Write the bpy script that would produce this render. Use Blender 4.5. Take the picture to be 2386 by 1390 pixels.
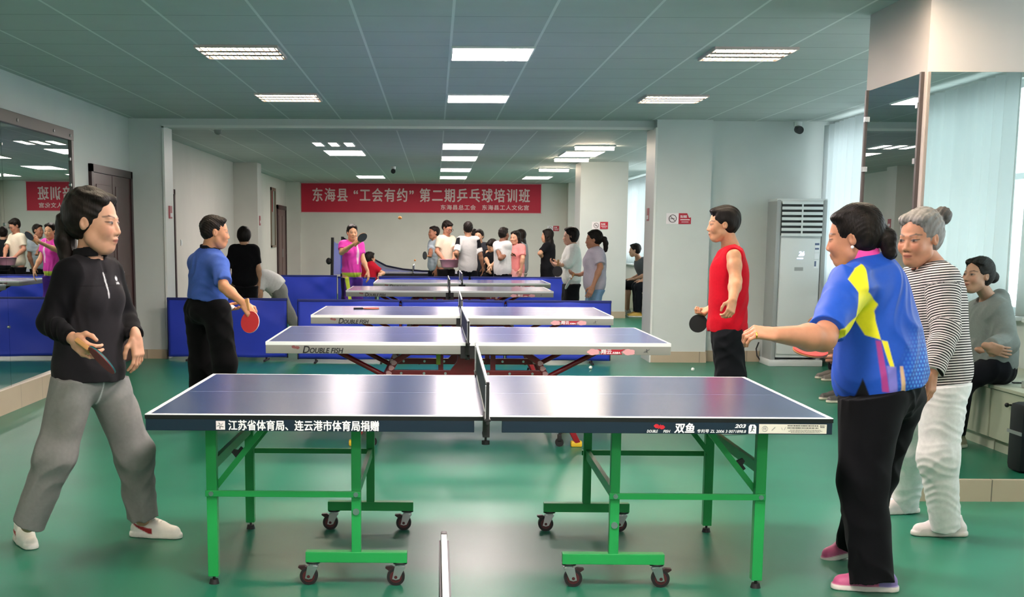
import bpy, bmesh, math, random
import numpy as np
from mathutils import Vector, Matrix

random.seed(7)
for o in list(bpy.data.objects):
    bpy.data.objects.remove(o, do_unlink=True)
SC = bpy.context.scene
COL = SC.collection

# ------------------------------------------------------------------ camera
F_PX, CX, CY = 2993.9, 1005.7, 987.0          # focal length and principal point of the 2386 x 1390 frame
PITCH, ROLL, YAW, CAM_H = 0.1446, 0.0050, -0.0018, 1.4654
_f = np.array([math.sin(YAW), math.cos(YAW), 0.0]); _r = np.array([math.cos(YAW), -math.sin(YAW), 0.0]); _u = np.array([0, 0, 1.0])
FWD = _f * math.cos(PITCH) - _u * math.sin(PITCH)
_u2 = _u * math.cos(PITCH) + _f * math.sin(PITCH)
RGT = _r * math.cos(ROLL) + _u2 * math.sin(ROLL)
UPV = _u2 * math.cos(ROLL) - _r * math.sin(ROLL)
cam_data = bpy.data.cameras.new('camera')
cam = bpy.data.objects.new('camera', cam_data); COL.objects.link(cam)
cam.matrix_world = Matrix(((RGT[0], UPV[0], -FWD[0], 0), (RGT[1], UPV[1], -FWD[1], 0), (RGT[2], UPV[2], -FWD[2], CAM_H), (0, 0, 0, 1)))
cam_data.sensor_width = 36.0
cam_data.lens = F_PX / 2386 * 36.0
cam_data.shift_x = (1193 - CX) / 2386
cam_data.shift_y = (CY - 695) / 2386
cam_data.clip_end = 200
SC.camera = cam

# ------------------------------------------------------------------ world, light, exposure
world = bpy.data.worlds.new('world'); SC.world = world
world.use_nodes = True
_bg = world.node_tree.nodes['Background']
_bg.inputs[0].default_value = (0.94, 0.95, 1.0, 1)
_bg.inputs[1].default_value = 1.15
PANEL_STRENGTH = 20.0
PANEL_BACK_STRENGTH = 5.4
TUBE_STRENGTH = 16.0
SC.view_settings.view_transform = 'Standard'
SC.view_settings.look = 'None'
SC.view_settings.gamma = 1.0
SC.view_settings.use_curve_mapping = False
SC.view_settings.exposure = 2.32
try:
    SC.cycles.use_denoising = True
    SC.cycles.max_bounces = 10
    SC.cycles.diffuse_bounces = 5
    SC.cycles.glossy_bounces = 5
    SC.cycles.sample_clamp_indirect = 6.0
except Exception:
    pass


def at(px, py, Y):
    """point of the room at distance Y that the photograph shows at this pixel"""
    d = FWD + RGT * (px - CX) / F_PX - UPV * (py - CY) / F_PX
    return d * (Y / d[1]) + np.array([0, 0, CAM_H])


def onfloor(px, py, z=0.0):
    d = FWD + RGT * (px - CX) / F_PX - UPV * (py - CY) / F_PX
    return d * ((z - CAM_H) / d[2]) + np.array([0, 0, CAM_H])


# ------------------------------------------------------------------ materials
def lin(c):
    return tuple(((v / 255) / 12.92 if v / 255 <= 0.04045 else ((v / 255 + 0.055) / 1.055) ** 2.4) for v in c)


def srgb(h):
    return lin((int(h[0:2], 16), int(h[2:4], 16), int(h[4:6], 16)))


MATS = {}


def mat(name, h, rough=0.6, metal=0.0, spec=0.5, noise=0.0, scale=30.0, bump=0.0, bscale=200.0, attr=None, emit=None, estr=0.0, coat=0.0, sheen=0.0, stretch=None):
    if name in MATS:
        return MATS[name]
    m = bpy.data.materials.new(name); m.use_nodes = True
    nt = m.node_tree; b = nt.nodes['Principled BSDF']
    c = srgb(h) if isinstance(h, str) else h
    b.inputs['Base Color'].default_value = (*c, 1)
    b.inputs['Roughness'].default_value = rough
    b.inputs['Metallic'].default_value = metal
    b.inputs['Specular IOR Level'].default_value = spec
    b.inputs['Coat Weight'].default_value = coat
    b.inputs['Sheen Weight'].default_value = sheen
    tc = None
    if noise or bump:
        tc = nt.nodes.new('ShaderNodeTexCoord')
        src = tc.outputs['Object']
        if stretch:
            mp = nt.nodes.new('ShaderNodeMapping'); mp.inputs['Scale'].default_value = stretch
            nt.links.new(src, mp.inputs['Vector']); src = mp.outputs['Vector']
    col_out = None
    if attr:
        a = nt.nodes.new('ShaderNodeAttribute'); a.attribute_name = attr
        col_out = a.outputs['Color']
    if noise:
        n = nt.nodes.new('ShaderNodeTexNoise'); n.inputs['Scale'].default_value = scale; n.inputs['Detail'].default_value = 4
        nt.links.new(src, n.inputs['Vector'])
        hsv = nt.nodes.new('ShaderNodeHueSaturation')
        if col_out: nt.links.new(col_out, hsv.inputs['Color'])
        else: hsv.inputs['Color'].default_value = (*c, 1)
        mr = nt.nodes.new('ShaderNodeMapRange'); mr.inputs['From Min'].default_value = 0.3; mr.inputs['From Max'].default_value = 0.7
        mr.inputs['To Min'].default_value = 1 - noise; mr.inputs['To Max'].default_value = 1 + noise
        nt.links.new(n.outputs['Fac'], mr.inputs['Value']); nt.links.new(mr.outputs['Result'], hsv.inputs['Value'])
        col_out = hsv.outputs['Color']
    if col_out:
        nt.links.new(col_out, b.inputs['Base Color'])
    if bump:
        n2 = nt.nodes.new('ShaderNodeTexNoise'); n2.inputs['Scale'].default_value = bscale; n2.inputs['Detail'].default_value = 3
        nt.links.new(src, n2.inputs['Vector'])
        bp = nt.nodes.new('ShaderNodeBump'); bp.inputs['Strength'].default_value = bump; bp.inputs['Distance'].default_value = 0.004
        nt.links.new(n2.outputs['Fac'], bp.inputs['Height']); nt.links.new(bp.outputs['Normal'], b.inputs['Normal'])
    if emit:
        b.inputs['Emission Color'].default_value = (*srgb(emit), 1)
        b.inputs['Emission Strength'].default_value = estr
    MATS[name] = m
    return m


def grid_mask(nt, src, axis, pitch, off, width):
    """1 on lines of the given width that repeat along one axis"""
    sep = nt.nodes.new('ShaderNodeSeparateXYZ'); nt.links.new(src, sep.inputs[0])
    def mth(op, a, b=None):
        n = nt.nodes.new('ShaderNodeMath'); n.operation = op
        for i, v in enumerate((a, b)):
            if v is None: continue
            if hasattr(v, 'is_linked'): nt.links.new(v, n.inputs[i])
            else: n.inputs[i].default_value = v
        return n.outputs[0]
    v = mth('ADD', sep.outputs[axis], -off + pitch * 100.5)
    v = mth('MODULO', v, pitch)
    v = mth('ABSOLUTE', mth('SUBTRACT', v, pitch / 2))
    return mth('LESS_THAN', v, width / 2)


def lines_mat(name, base, lines, rough=0.7, noise=0.03, bump=0.0, spec=0.5, bscale=250.0):
    """painted or jointed surface: lines = [(axis, pitch, offset, width, colour)]"""
    m = mat(name, base, rough=rough, spec=spec, noise=noise, scale=3.0, bump=bump, bscale=bscale)
    nt = m.node_tree; b = nt.nodes['Principled BSDF']
    tc = nt.nodes.new('ShaderNodeTexCoord')
    cur = b.inputs['Base Color'].links[0].from_socket
    for axis, pitch, off, width, c in lines:
        k = grid_mask(nt, tc.outputs['Object'], axis, pitch, off, width)
        mx = nt.nodes.new('ShaderNodeMix'); mx.data_type = 'RGBA'
        nt.links.new(k, mx.inputs[0]); nt.links.new(cur, mx.inputs[6]); mx.inputs[7].default_value = (*srgb(c), 1)
        cur = mx.outputs[2]
    nt.links.new(cur, b.inputs['Base Color'])
    return m


def glow(name, h, strength):
    if name in MATS: return MATS[name]
    m = bpy.data.materials.new(name); m.use_nodes = True
    nt = m.node_tree; nt.nodes.remove(nt.nodes['Principled BSDF'])
    e = nt.nodes.new('ShaderNodeEmission'); e.inputs[0].default_value = (*srgb(h), 1); e.inputs[1].default_value = strength
    nt.links.new(e.outputs[0], nt.nodes['Material Output'].inputs[0])
    MATS[name] = m
    return m


# ------------------------------------------------------------------ objects
def tag(o, label, cat, group=None, kind=None):
    o['label'] = label; o['category'] = cat
    if group: o['group'] = group
    if kind: o['kind'] = kind
    return o


def thing(name, loc, label, cat, group=None, rz=0.0):
    o = bpy.data.objects.new(name, None); COL.objects.link(o)
    o.empty_display_size = 0.1
    o.location = loc; o.rotation_euler = (0, 0, rz)
    return tag(o, label, cat, group)


def copy_thing(root, loc, label, group=None, rz=None):
    r = root.copy(); COL.objects.link(r); r.location = loc
    if rz is not None: r.rotation_euler = (0, 0, rz)
    r['label'] = label
    if group: r['group'] = group
    for ch in root.children:
        c = ch.copy(); COL.objects.link(c); c.parent = r
        for g in ch.children:
            d = g.copy(); COL.objects.link(d); d.parent = c
    return r


class MB:
    """collects shapes into one mesh"""
    def __init__(self):
        self.bm = bmesh.new()

    def box(self, x0, x1, y0, y1, z0, z1, bevel=0.0, M=None):
        b2 = bmesh.new(); bmesh.ops.create_cube(b2, size=1)
        for v in b2.verts:
            v.co = Vector(((x0 + x1) / 2 + v.co.x * (x1 - x0), (y0 + y1) / 2 + v.co.y * (y1 - y0), (z0 + z1) / 2 + v.co.z * (z1 - z0)))
        if bevel:
            bmesh.ops.bevel(b2, geom=list(b2.edges), offset=bevel, segments=2, affect='EDGES', profile=0.6)
        return self._add(b2, M)

    def _add(self, b2, M=None):
        if M is not None: bmesh.ops.transform(b2, matrix=M, verts=list(b2.verts))
        me = bpy.data.meshes.new('tmp'); b2.to_mesh(me); b2.free()
        self.bm.from_mesh(me); bpy.data.meshes.remove(me)
        return self

    def bar(self, a, b, w, h=None, up=(0, 0, 1), bevel=0.0):
        """square bar from a to b"""
        a = Vector(a); b = Vector(b); d = b - a; L = d.length; d.normalize()
        u = Vector(up)
        if abs(d.dot(u)) > 0.98: u = Vector((0, 1, 0))
        s = d.cross(u).normalized(); u = s.cross(d)
        M = Matrix(((d.x, s.x, u.x, a.x), (d.y, s.y, u.y, a.y), (d.z, s.z, u.z, a.z), (0, 0, 0, 1)))
        h = h or w
        return self.box(0, L, -w / 2, w / 2, -h / 2, h / 2, bevel, M)

    def cyl(self, a, b, r, r2=None, n=16, caps=True):
        a = Vector(a); b = Vector(b); d = b - a
        b2 = bmesh.new(); bmesh.ops.create_cone(b2, cap_ends=caps, segments=n, radius1=r, radius2=r if r2 is None else r2, depth=d.length)
        q = Vector((0, 0, 1)).rotation_difference(d.normalized())
        return self._add(b2, Matrix.Translation((a + b) / 2) @ q.to_matrix().to_4x4())

    def sph(self, c, r, n=16, sc=(1, 1, 1)):
        b2 = bmesh.new(); bmesh.ops.create_uvsphere(b2, u_segments=n, v_segments=max(6, n // 2), radius=r)
        return self._add(b2, Matrix.Translation(Vector(c)) @ Matrix.Diagonal((*sc, 1)))

    def tube(self, pts, r, n=10):
        """round tube along points"""
        pts = [Vector(p) for p in pts]
        rings = []
        up = Vector((0, 0, 1))
        for i, p in enumerate(pts):
            d = (pts[min(i + 1, len(pts) - 1)] - pts[max(i - 1, 0)]).normalized()
            s = d.cross(up if abs(d.z) < 0.95 else Vector((0, 1, 0))).normalized(); t = s.cross(d)
            rr = r[i] if isinstance(r, (list, tuple)) else r
            rings.append([self.bm.verts.new(p + (s * math.cos(2 * math.pi * k / n) + t * math.sin(2 * math.pi * k / n)) * rr) for k in range(n)])
        for a, b in zip(rings, rings[1:]):
            for k in range(n):
                self.bm.faces.new((a[k], a[(k + 1) % n], b[(k + 1) % n], b[k]))
        self.bm.faces.new(rings[0][::-1]); self.bm.faces.new(rings[-1])
        return self

    def prism(self, poly, M, depth):
        """polygon (2-D) with thickness, placed by M (polygon in the local xy plane)"""
        b2 = bmesh.new()
        lo = [b2.verts.new((x, y, 0)) for x, y in poly]; hi = [b2.verts.new((x, y, depth)) for x, y in poly]
        b2.faces.new(lo[::-1]); b2.faces.new(hi)
        n = len(poly)
        for i in range(n): b2.faces.new((lo[i], lo[(i + 1) % n], hi[(i + 1) % n], hi[i]))
        return self._add(b2, M)

    def build(self, name, material, parent=None, smooth=False, auto=False):
        me = bpy.data.meshes.new(name); bmesh.ops.recalc_face_normals(self.bm, faces=list(self.bm.faces))
        self.bm.to_mesh(me); self.bm.free()
        o = bpy.data.objects.new(name, me); COL.objects.link(o)
        me.materials.append(material)
        if smooth or auto:
            for p in me.polygons: p.use_smooth = True
            if auto:
                me.set_sharp_from_angle(angle=math.radians(40))
        if parent is not None: o.parent = parent
        return o


def struct(name, mb, m, label=None):
    o = mb.build(name, m); o['kind'] = 'structure'
    if label: o['label'] = label
    return o


# writing that stands on a surface facing -Y unless M says otherwise
FACE_CAM = Matrix.Rotation(math.pi / 2, 4, 'X')


def text_bm(body, height, weight=0.0, bold=0.0, shear=0.0, spacing=1.0, width=None):
    cu = bpy.data.curves.new('t', 'FONT'); cu.body = body; cu.size = 1.0
    cu.offset = weight; cu.shear = shear; cu.space_character = spacing; cu.resolution_u = 3
    o = bpy.data.objects.new('t', cu); COL.objects.link(o)
    bpy.context.view_layer.update()
    dg = bpy.context.evaluated_depsgraph_get()
    me = bpy.data.meshes.new_from_object(o.evaluated_get(dg))
    bpy.data.objects.remove(o); bpy.data.curves.remove(cu)
    co = np.array([v.co[:] for v in me.vertices])
    lo, hi = co.min(0), co.max(0)
    s = height / (hi[1] - lo[1]); sx = s if width is None else width / (hi[0] - lo[0])
    for v in me.vertices:
        v.co = ((v.co.x - lo[0]) * sx, (v.co.y - lo[1]) * s, 0)
    if bold:                                        # heavier strokes: the same outline laid over itself, shifted
        b2 = bmesh.new()
        for k, (ox, oy) in enumerate(((0, 0), (1, 0), (.5, .7), (.5, -.7))):
            b3 = bmesh.new(); b3.from_mesh(me)
            bmesh.ops.translate(b3, vec=((ox - .5) * bold * height, oy * bold * height * .6, k * 0.00004), verts=list(b3.verts))
            m3 = bpy.data.meshes.new('t'); b3.to_mesh(m3); b3.free(); b2.from_mesh(m3); bpy.data.meshes.remove(m3)
        b2.to_mesh(me); b2.free()
    return me, (hi[0] - lo[0]) * sx


def text(body, height, loc, m, name='lettering', parent=None, width=None, rot=FACE_CAM, **kw):
    me, w = text_bm(body, height, width=width, **kw)
    o = bpy.data.objects.new(name, me); COL.objects.link(o)
    me.materials.append(m)
    o.matrix_world = Matrix.Translation(Vector(loc)) @ rot
    if parent is not None: o.parent = parent
    return o

# ------------------------------------------------------------------ the rooms
CEIL = 2.82
XL, XR, YB = -3.60, 4.66, 15.40          # front room: left wall, right wall, back wall
XL2, YF = -3.78, 33.2                    # back room: left wall, far wall

m_wall = mat('wall_paint', 'C9CFCC', rough=0.55, spec=0.3, noise=0.03, scale=2.0, bump=0.05, bscale=300)
m_wall_warm = mat('wall_paint_warm', 'D2CEC6', rough=0.6, spec=0.3, noise=0.03, scale=2.0)
m_tile = lines_mat('skirting_tile', 'B7A790', [(0, 0.6, 0.15, 0.006, '6E675C'), (1, 0.6, 0.1, 0.006, '6E675C')], rough=0.35, noise=0.05)
m_floor = mat('floor_vinyl', '1E7056', rough=0.34, spec=0.38, noise=0.10, scale=1.6, bump=0.06, bscale=160)
m_ceil = lines_mat('ceiling_tiles', 'B2BAB6', [(1, 0.62, 9.51, 0.010, '6D7A76'), (0, 0.606, 0.106, 0.018, 'D9DEDA')], rough=0.6, noise=0.03, bump=0.05)  # lengthwise bars coloured lighter to imitate the lights reflecting on them
m_wood = mat('door_wood', '4A2A2A', rough=0.38, noise=0.25, scale=6, stretch=(14, 14, 1.2))
m_wood_dark = mat('door_frame_wood', '331C1E', rough=0.4, noise=0.15, scale=8, stretch=(10, 10, 1))
m_white = mat('white_plastic', 'E4E6E4', rough=0.4)
m_black = mat('black_plastic', '111214', rough=0.45)
m_steel = mat('steel', 'B8BABC', rough=0.3, metal=1.0)
m_mirror = mat('mirror_silver', 'CBD4D1', rough=0.005, metal=1.0)
m_frame = mat('mirror_frame', '4A4140', rough=0.35, spec=0.6)
m_alu = mat('window_frame_paint', 'DFE4E6', rough=0.35)

struct('floor', MB().box(-4.2, 5.2, -4.0, 34.0, -0.1, 0.0), m_floor)
struct('ceiling', MB().box(-4.2, 5.2, -4.0, 34.0, CEIL, CEIL + 0.1), m_ceil)

# left wall of the front room, back wall with the wide opening
struct('wall_left', MB().box(XL - 0.3, XL, -4.0, YB + 0.45, 0, CEIL), m_wall)
w = MB()
w.box(XL, -3.20, YB, YB + 0.45, 0, CEIL)                   # pier left of the opening
w.box(-3.20, 2.57, YB, YB + 0.45, 2.73, CEIL)              # lintel
w.box(2.57, 3.22, YB - 0.16, YB + 0.45, 0, CEIL)           # pier right of the opening
w.box(3.22, XR + 0.3, YB, YB + 0.45, 0, CEIL)
struct('wall_back', w, m_wall)
struct('trim_1', MB().box(-3.21, -3.185, YB - 0.012, YB + 0.46, 0, 2.73).box(-3.21, 2.57, YB - 0.012, YB + 0.02, 2.715, 2.745)
       .box(2.555, 2.58, YB - 0.17, YB + 0.46, 0, 2.73), mat('opening_trim', 'DDE0DC', rough=0.4))
# skirting
struct('baseboard_back', MB().box(2.57, 3.23, YB - 0.172, YB - 0.16, 0, 0.13).box(3.23, 3.9, YB - 0.012, YB, 0, 0.13)
       .box(3.22, 3.232, YB - 0.16, YB, 0, 0.13).box(XL, -3.20, YB - 0.012, YB, 0, 0.11), m_tile)
struct('baseboard_left', MB().box(XL, XL + 0.07, -4.0, 12.96, 0, 0.20), m_tile)
struct('wall_rear', MB().box(-4.2, 5.2, -4.2, -4.0, 0, CEIL), m_wall)

# right wall with the long windows: low wall, piers, lintel
w = MB()
w.box(XR, XR + 0.25, -4.0, 34.0, 0, 0.86)
w.box(XR, XR + 0.25, -4.0, 34.0, 2.74, CEIL)
for y0, y1 in ((-4.0, -2.6), (4.10, 4.32), (9.0, 9.4), (15.2, 16.4), (22.6, 24.2), (31.5, 34.0)):
    w.box(XR, XR + 0.25, y0, y1, 0.86, 2.74)
struct('wall_right', w, m_wall)
WINS = [(-2.6, 4.10), (4.32, 9.0), (9.4, 15.2), (16.4, 22.6), (24.2, 31.5)]
m_glass = bpy.data.materials.new('window_glass'); m_glass.use_nodes = True
_nt = m_glass.node_tree; _nt.nodes.remove(_nt.nodes['Principled BSDF'])
_t = _nt.nodes.new('ShaderNodeBsdfTransparent'); _t.inputs[0].default_value = (0.92, 0.97, 0.96, 1)
_g = _nt.nodes.new('ShaderNodeBsdfGlossy'); _g.inputs['Roughness'].default_value = 0.03
_mx = _nt.nodes.new('ShaderNodeMixShader'); _mx.inputs[0].default_value = 0.08
_nt.links.new(_t.outputs[0], _mx.inputs[1]); _nt.links.new(_g.outputs[0], _mx.inputs[2]); _nt.links.new(_mx.outputs[0], _nt.nodes['Material Output'].inputs[0])
for i, (y0, y1) in enumerate(WINS):
    f = MB()
    n = max(2, round((y1 - y0) / 1.2))
    for k in range(n + 1):
        y = y0 + (y1 - y0) * k / n
        f.box(XR + 0.08, XR + 0.14, y - 0.03, y + 0.03, 0.86, 2.74)
    f.box(XR + 0.08, XR + 0.14, y0, y1, 0.86, 0.92).box(XR + 0.08, XR + 0.14, y0, y1, 2.68, 2.74).box(XR + 0.085, XR + 0.135, y0, y1, 1.95, 2.0)
    fo = struct('window_%d' % (i + 1), f, m_alu)
    g = MB().box(XR + 0.105, XR + 0.112, y0, y1, 0.9, 2.7).build('pane', m_glass, fo)
    s = MB().box(XR - 0.1, XR + 0.08, y0 - 0.03, y1 + 0.03, 0.83, 0.865, 0.006).build('sill', m_alu, fo)

# pleated curtains in front of the windows
m_curt = bpy.data.materials.new('curtain_fabric'); m_curt.use_nodes = True
_nt = m_curt.node_tree; _nt.nodes.remove(_nt.nodes['Principled BSDF'])
_d = _nt.nodes.new('ShaderNodeBsdfDiffuse'); _d.inputs[0].default_value = (0.82, 0.84, 0.84, 1)
_t = _nt.nodes.new('ShaderNodeBsdfTranslucent'); _t.inputs[0].default_value = (0.84, 0.88, 0.89, 1)
_mx = _nt.nodes.new('ShaderNodeMixShader'); _mx.inputs[0].default_value = 0.55
_nt.links.new(_d.outputs[0], _mx.inputs[1]); _nt.links.new(_t.outputs[0], _mx.inputs[2]); _nt.links.new(_mx.outputs[0], _nt.nodes['Material Output'].inputs[0])


def curtain(y0, y1, label, x=XR - 0.14, z0=0.88, z1=2.76):
    mb = MB(); n = max(24, int((y1 - y0) / 0.016)); rnd = random.Random(int(y0 * 10) + 3)
    ph = [rnd.uniform(0, 6.28) for _ in range(3)]
    cols = []
    rows = 7
    for i in range(n + 1):
        y = y0 + (y1 - y0) * i / n
        s = 2 * math.pi / 0.21
        col = []
        for k in range(rows):
            t = k / (rows - 1)
            a = 0.040 * (1.0 - 0.35 * t) * (1 + 0.35 * math.sin(y * 2.3 + ph[1]))
            dx = a * math.sin(s * y + 0.9 * math.sin(y * 3.1 + ph[0]) + 0.15 * t) + 0.012 * math.sin(y * 5 + ph[2] + t)
            col.append(mb.bm.verts.new((x + dx, y, z0 + (z1 - z0) * t)))
        cols.append(col)
    for a, b in zip(cols, cols[1:]):
        for k in range(rows - 1):
            mb.bm.faces.new((a[k], b[k], b[k + 1], a[k + 1]))
    o = mb.build('curtain', m_curt, smooth=True)
    so = o.modifiers.new('s', 'SOLIDIFY'); so.thickness = 0.002
    return tag(o, label, 'curtain', 'pleated curtains along the windows')


curtain(13.72, 15.22, 'white pleated curtain hanging behind the floor standing air conditioner')
curtain(9.45, 13.62, 'white pleated curtain along the window behind the mirrored column')
curtain(4.30, 5.2, 'white pleated curtain at the right edge of the reflection in the column mirror')
curtain(1.86, 4.06, 'white pleated curtain reflected in the column mirror behind the seated grey hoodie')
curtain(-0.2, 1.83, 'white pleated curtain at the left edge of the reflection in the column mirror')
curtain(26.6, 31.4, 'white pleated curtain beside the far seated man in the back room')
curtain(16.5, 22.5, 'white pleated curtain in the back room hidden by the opening pier')

# back room
w = MB().box(XL2 - 0.3, XL2, YB + 0.45, 34.0, 0, CEIL).box(XL2, -3.33, 24.45, 25.0, 0, CEIL).box(XL2, -3.42, 33.0, 34.0, 0, CEIL)
struct('wall_left_back_room', w, m_wall_warm)
w = MB().box(-4.2, 5.2, YF, 34.0, 0, CEIL).box(3.35, 3.6, YF - 0.4, YF, 0, CEIL)
struct('wall_far', w, m_wall_warm)
struct('wall_pier_back_room', MB().box(2.64, 3.50, 23.7, 24.6, 0, CEIL), m_wall)
struct('baseboard_pier', MB().box(2.63, 3.51, 23.688, 23.7, 0, 0.12), m_tile)

# mirrored column on the right
CXL, CXR, CY0, CY1 = 2.66, 3.55, 7.16, 8.15
struct('wall_column', MB().box(CXL, CXR, CY0 + 0.0, CY1, 0, CEIL), mat('column_paint', 'BFB7B4', rough=0.55, noise=0.03, scale=2))
struct('baseboard_column', MB().box(CXL - 0.012, CXR + 0.012, CY0 - 0.03, CY1 + 0.012, 0, 0.125), m_tile)
t = thing('column_mirror', (CXL + 0.35, CY0, 0.125), 'wide wall mirror on the front of the right column reflecting curtains', 'mirror', 'mirrors on the column')
MB().box(-0.335, 0.335, -0.012, -0.002, 0.0, 2.235).build('glass', m_mirror, t)
MB().box(-0.345, -0.335, -0.016, -0.001, 0.0, 2.235).box(0.335, 0.345, -0.016, -0.001, 0, 2.235).build('frame', mat('column_mirror_frame', '8F847D', rough=.35), t)
t = thing('column_mirror', (CXL, CY0, 0.125), 'narrow dark framed mirror on the shaded side of the right column', 'mirror', 'mirrors on the column')
MB().box(-0.012, -0.002, 0.06, 0.93, 0.0, 2.235).build('glass', m_mirror, t)
MB().box(-0.02, -0.001, 0.035, 0.06, 0, 2.24).box(-0.02, -0.001, 0.93, 0.955, 0, 2.24).build('frame', m_frame, t)
for z in (0.35, 1.1, 1.75, 2.05):
    for y in (0.05, 0.91):
        MB().box(-0.026, -0.012, y, y + 0.03, z, z + 0.03).build('clip', m_steel, t)

# long mirror on the left wall
t = thing('wall_mirror', (XL, 12.93, 0.20), 'long brown framed wall mirror behind the woman in black', 'mirror', rz=0.012)
MB().box(0.004, 0.012, -11.93, -2.18, 0.0, 2.18).build('glass', m_mirror, t)
MB().box(0.002, 0.012, -2.176, -0.07, 0.0, 2.18).build('glass', m_mirror, t)
fr = MB().box(0.001, 0.035, -11.93, 0.0, 2.18, 2.285, 0.004).box(0.001, 0.030, -0.07, 0.0, 0.0, 2.18)
fr.build('frame', m_frame, t)
for y in (-6.7, -4.5, -2.9, -1.8, -0.7, -0.13):
    MB().cyl((0.034, y, 2.225), (0.042, y, 2.225), 0.014).build('screw_cap', m_steel, t, auto=True)
for z in (0.5, 1.35, 1.75, 2.0):
    MB().cyl((0.012, -0.10, z), (0.024, -0.10, z), 0.016).build('screw_cap', m_steel, t, auto=True)
    MB().cyl((0.012, -2.18, z), (0.022, -2.18, z), 0.012).build('screw_cap', m_steel, t, auto=True)
# doors
d = MB().box(XL, XL + 0.035, 13.56, 13.64, 0, 2.20).box(XL, XL + 0.035, 15.31, 15.39, 0, 2.20).box(XL, XL + 0.035, 13.56, 15.39, 2.12, 2.20)
d1 = struct('door_1', d, m_wood_dark)
for y0, y1 in ((13.65, 14.46), (14.48, 15.30)):
    p = MB().box(XL + 0.002, XL + 0.02, y0, y1, 0.01, 2.115)
    for z0, z1 in ((0.12, 0.9), (1.0, 2.0)):
        p.box(XL + 0.02, XL + 0.028, y0 + 0.12, y1 - 0.12, z0, z1, 0.006)
    p.build('leaf', m_wood, d1)
MB().box(XL + 0.02, XL + 0.03, 14.52, 14.56, 0.95, 1.15).cyl((XL + 0.03, 14.54, 1.05), (XL + 0.07, 14.54, 1.05), 0.01).bar((XL + 0.07, 14.54, 1.05), (XL + 0.07, 14.68, 1.05), 0.018).build('handle', m_steel, d1)
d = MB().box(XL2, XL2 + 0.035, 17.5, 17.58, 0, 2.12).box(XL2, XL2 + 0.035, 18.72, 18.80, 0, 2.12).box(XL2, XL2 + 0.035, 17.5, 18.8, 2.05, 2.12)
d2 = struct('door_2', d, m_wood_dark); MB().box(XL2 + 0.002, XL2 + 0.02, 17.58, 18.72, 0.01, 2.05, 0.003).build('leaf', m_wood, d2)
d = MB().box(XL2, XL2 + 0.04, 31.0, 31.1, 0, 2.20).box(XL2, XL2 + 0.04, 32.7, 32.8, 0, 2.20).box(XL2, XL2 + 0.04, 31.0, 32.8, 2.1, 2.20)
d3 = struct('door_3', d, m_wood_dark)
MB().box(XL2 + 0.002, XL2 + 0.02, 31.1, 32.7, 0.01, 2.1).box(XL2 + 0.02, XL2 + 0.03, 31.3, 31.85, 0.2, 1.95, 0.006).box(XL2 + 0.02, XL2 + 0.03, 31.95, 32.5, 0.2, 1.95, 0.006).build('leaf', mat('door_wood_light', '6B4C4B', rough=0.4, noise=0.2, scale=6, stretch=(14, 14, 1.2)), d3)
MB().box(XL2 + 0.03, XL2 + 0.05, 31.88, 31.92, 0.95, 1.15).build('handle', m_steel, d3)
t = thing('wall_mirror', (XL2, 30.3, 1.25), 'narrow framed mirror on the left wall beside the far door', 'mirror')
MB().box(0.006, 0.014, -0.35, 0.35, 0.0, 1.25).build('glass', m_mirror, t)
MB().box(0.001, 0.03, -0.42, -0.35, -0.05, 1.32).box(0.001, 0.03, 0.35, 0.42, -0.05, 1.32).box(0.001, 0.03, -0.42, 0.42, 1.25, 1.32).box(0.001, 0.03, -0.42, 0.42, -0.05, 0).build('frame', mat('mirror_frame_warm', '7B6A5A', rough=0.4), t)

# ------------------------------------------------------------------ ceiling lights
m_diff = glow('led_diffuser', 'FFEEEB', PANEL_STRENGTH)
m_diff_back = glow('led_diffuser_back_room', 'FFEEE8', PANEL_BACK_STRENGTH)
m_tube = glow('tube_glow', 'FFE9CC', TUBE_STRENGTH)
m_refl = mat('louver_aluminium', 'D8D2C6', rough=0.25, metal=0.7)


def panel(x, y, lx, ly, label, group='flat led panels in the ceiling', src=[]):
    t = thing('ceiling_light', (x, y, CEIL), label, 'ceiling light', group)
    MB().box(-lx / 2, lx / 2, -ly / 2, ly / 2, -0.012, -0.006).build('diffuser', m_diff if y < 15 else m_diff_back, t)
    a, b = lx / 2, ly / 2
    MB().box(-a - .012, a + .012, -b - .012, -b, -0.016, 0).box(-a - .012, a + .012, b, b + .012, -0.016, 0).box(-a - .012, -a, -b, b, -0.016, 0).box(a, a + .012, -b, b, -0.016, 0).build('frame', m_white, t)
    return t


PX = 0.414
for y, lab in ((9.85, 'large white led ceiling panel nearest the camera'), (12.98, 'white led ceiling panel in front of the opening, second of the middle row')):
    panel(PX, y, 0.58, 0.64, lab)
for y, lab in ((19.75, 'white led panel of the back room middle row, nearest the opening'), (22.75, 'second white led panel of the back room middle row'),
               (26.6, 'third white led panel of the back room middle row'), (30.0, 'white led panel of the back room middle row nearest the banner')):
    panel(PX, y, 0.6, 1.25, lab)  # made longer than the fitting so the bloom is part of its shape
for x, y, lab in ((-1.47, 21.4, 'white led panel left of the middle row behind three small spots'), (-1.47, 29.9, 'white led panel above the left end of the banner'),
                  (2.38, 21.4, 'white led panel right of the middle row between two warm tube lights'), (2.33, 29.9, 'white led panel above the right end of the banner')):
    panel(x, y, 0.6, 1.25, lab)  # same added length to imitate bloom
for y in (6.7, 3.6, 0.5, -2.6):
    panel(PX, y, 0.58, 0.64, 'white led ceiling panel in the row over the near table')


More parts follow.
